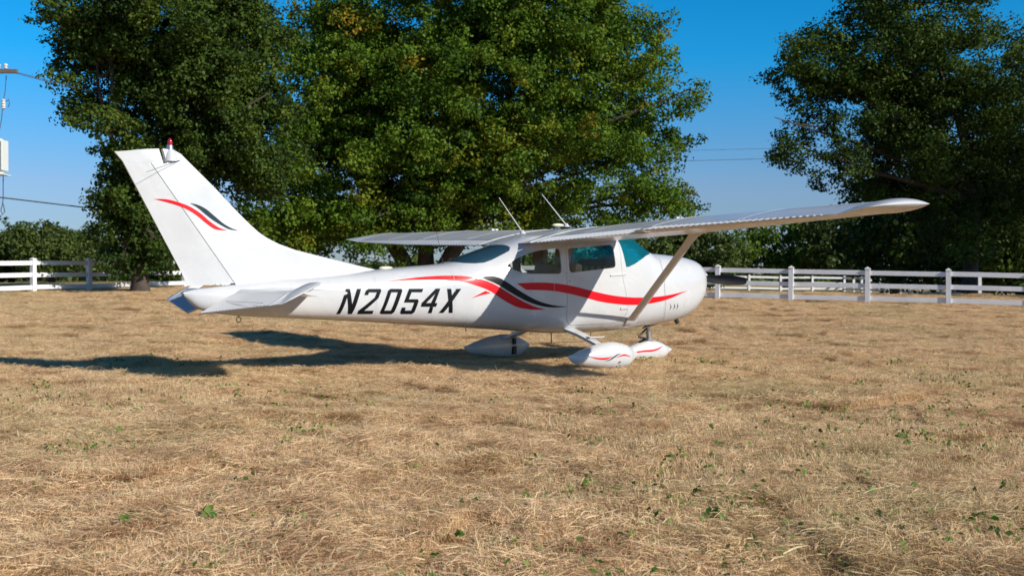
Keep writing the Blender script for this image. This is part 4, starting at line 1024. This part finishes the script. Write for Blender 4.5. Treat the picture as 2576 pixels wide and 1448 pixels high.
def yfair(x,z): 
    t=(x+2.30)/1.185; hw=.135*(max(0,math.sin(PI*min(1,max(0,t*.92+.04))))**.75); zc=.2; h=.165; return 1.21+hw*max(0,1-(abs(z-zc)/h)**2.2)**.45
RD=simple('red_fairing_paint',(.75,.006,.018),.25,coat=.5)
swoosh('red_stripe',[(-2.061,.211),(-1.901,.186),(-1.772,.184),(-1.666,.196)],[(-2.061,.211),(-1.901,.168),(-1.772,.162),(-1.666,.194)],RD,.006,yf=yfair,n=20,m=2)
swoosh('black_stripe',[(-1.80,.146),(-1.74,.154),(-1.66,.19),(-1.60,.218),(-1.534,.225)],[(-1.80,.144),(-1.73,.145),(-1.65,.176),(-1.59,.207),(-1.534,.222)],TEALBLK,.007,yf=yfair,n=20,m=2)
swoosh('red_stripe',[(-1.608,.180),(-1.54,.204),(-1.47,.214),(-1.409,.203),(-1.329,.175)],[(-1.608,.177),(-1.54,.189),(-1.47,.194),(-1.409,.190),(-1.329,.173)],RD,.006,yf=yfair,n=20,m=2)
def ynf(x,z):
    t=(x+.50)/1.152; return .12*(max(0,math.sin(PI*min(1,max(0,t*.92+.04))))**.75)*max(0,1-(abs(z-.13)/.155)**2.2)**.45
swoosh('red_stripe',[(-.28,.118),(-.04,.145),(.152,.150),(.287,.172),(.374,.198)],[(-.28,.095),(-.04,.122),(.152,.124),(.287,.150),(.374,.196)],RD,.006,yf=ynf,n=20,m=2)

# ---- engine bits
m=MB()
def blade(sgn):
    V=[];F=[]; n=12
    prof=[(.06,.050,.030,.9),(.20,.062,.022,.65),(.40,.078,.016,.48),(.60,.076,.011,.38),(.80,.066,.008,.31),(.90,.056,.006,.28),(.945,.040,.005,.27),(.955,.015,.004,.27)]
    for r,c,t,tw in prof:
        for k in range(10):
            g=2*PI*k/10; a=c*math.cos(g); b=t*math.sin(g)
            V.append(B(1.235+(a*math.sin(tw)+b*math.cos(tw)),sgn*r,1.20+sgn*(-.05*r)+(a*math.cos(tw)-b*math.sin(tw))*sgn*1))
    for i in range(len(prof)-1):
        for j in range(10): a=i*10+j; b=i*10+(j+1)%10; F.append((a,b,b+10,a+10))
    F.append(tuple(range(10))[::-1]); F.append(tuple((len(prof)-1)*10+j for j in range(10)))
    return V,F
PROP=simple('propeller_black',(.018,.014,.013),.38)
for sgn in (1,-1): V,F=blade(sgn); mesh('propeller_blade',V,F,PROP,AC,50)
m=MB(); m.lathe(B(1.19,0,1.20),[(.13,0),(.135,.03),(.125,.07),(.10,.12),(.065,.16),(.03,.19),(.005,.20)],24,(1,0,0)); bm_build(m,'spinner',WHITE,None,60)
m=MB(); m.tube([B(.50,.16,.68),B(.56,.16,.60),B(.605,.17,.535)],[.034,.034,.034],14,False); m.tube([B(.60,.17,.54),B(.606,.17,.533)],[.034,.028],14); bm_build(m,'exhaust_pipe',PIPE,None,40)
# ---- aerials
def aerial(base,tip,r,name='whip_antenna'):
    b_=B(*base); t_=B(*tip); m=MB(); m.tube([b_,t_],[r,r*.55],8); m.lathe(b_-Vector((0,0,.02)),[(.045,0),(.035,.018),(.012,.05)],12); bm_build(m,name,WHITE,None,50)
aerial((-2.13,0,1.82),(-2.52,0,2.275),.009); aerial((-1.37,0,1.935),(-1.80,0,2.35),.009)
m=MB(); m.tube([B(-3.40,0,1.385),B(-3.42,0,1.47)],[.010,.004],8); m.tube([B(-3.42,0,1.47),B(-3.53,0,1.91)],[.0028,.002],6); bm_build(m,'wire_antenna',DARKM)
for x,z in ((-1.52,1.935),(-4.24,1.325)):
    m=MB(); b=bmesh.new(); bmesh.ops.create_uvsphere(b,u_segments=16,v_segments=8,radius=1); b.verts.index_update()
    m.add([B(x,0,z)+Vector((v.co.x*.10,v.co.y*.045,v.co.z*.024)) for v in b.verts],[[v.index for v in f.verts] for f in b.faces]); b.free(); bm_build(m,'antenna_pod',POD,None,60)
m=MB(); m.tube([B(-1.638,0,.45),B(-1.638,0,.30)],.008,6); m.tube([B(-1.92,0,.306),B(-.93,0,.302)],.003,6); m.tube([B(-.934,0,.45),B(-.934,0,.30)],.004,6); bm_build(m,'belly_antenna',DARKM)
m=MB(); m.tube([B(-3.05,0,.56),B(-3.05,0,.50)],.006,6); bm_build(m,'drain_mast',DARKM)

# ---- cabin interior
def seat(x,y,z0,label=None):
    m=MB(); m.box(B(x+.22,y,z0),(.46,.44,.14),bev=.04); o=bm_build(m,'seat_cushion',TAN,None,50)
    m=MB(); m.box(B(x-.06,y,z0+.32),(.13,.44,.56),Matrix.Rotation(.16,3,'Y')@Matrix.Identity(3),bev=.045); o=bm_build(m,'seat_back',TAN,None,50)
    m=MB(); m.box(B(x-.14,y,z0+.70),(.10,.27,.21),Matrix.Rotation(.10,3,'Y'),bev=.04); bm_build(m,'headrest',TAN,None,50)
seat(-1.50,.26,.80); seat(-1.50,-.26,.80)
m=MB(); m.box(B(-2.36,0,.82),(.44,.98,.14),bev=.04); m.box(B(-2.62,0,1.02),(.12,.98,.44),Matrix.Rotation(.2,3,'Y'),bev=.04); bm_build(m,'rear_bench',TAN,None,50)
m=MB(); m.box(B(-3.02,0,1.18),(.50,.72,.03),Matrix.Rotation(-.35,3,'Y')); bm_build(m,'hat_shelf',CREAM)
m=MB(); m.box(B(-.74,0,1.24),(.05,1.00,.46),bev=.02); m.box(B(-.50,0,1.46),(.50,.86,.03),bev=.01); pn=bm_build(m,'instrument_panel',PANELB)
for yy_ in (-.30,-.16,-.02,.12,.26):
    for zz in (1.33,1.19):
        m=MB(); m.lathe(B(-.766,yy_,zz),[(.042,0),(.042,.006)],14,(-1,0,0)); bm_build(m,'gauge',GAUGE,pn,40)
for yy_ in (-.27,.27):
    m=MB(); c=B(-.93,yy_,1.19); m.tube([c+Vector((0,-.13,.09)),c+Vector((0,-.14,-.03)),c+Vector((0,-.04,-.06)),c+Vector((0,.04,-.06)),c+Vector((0,.14,-.03)),c+Vector((0,.13,.09))],.014,8); m.tube([c+Vector((0,0,-.06)),c+Vector((.17,0,-.04))],.012,8); bm_build(m,'control_yoke',PANELB,None,50)
m=MB(); m.tube([B(-2.05,-.44,1.62),B(-2.06,-.43,1.45),B(-2.04,-.42,1.2)],.022,6); bm_build(m,'shoulder_belt',PINK)
m=MB(); m.box(B(-1.60,0,.70),(2.2,.90,.03)); bm_build(m,'cabin_floor',PANELB)
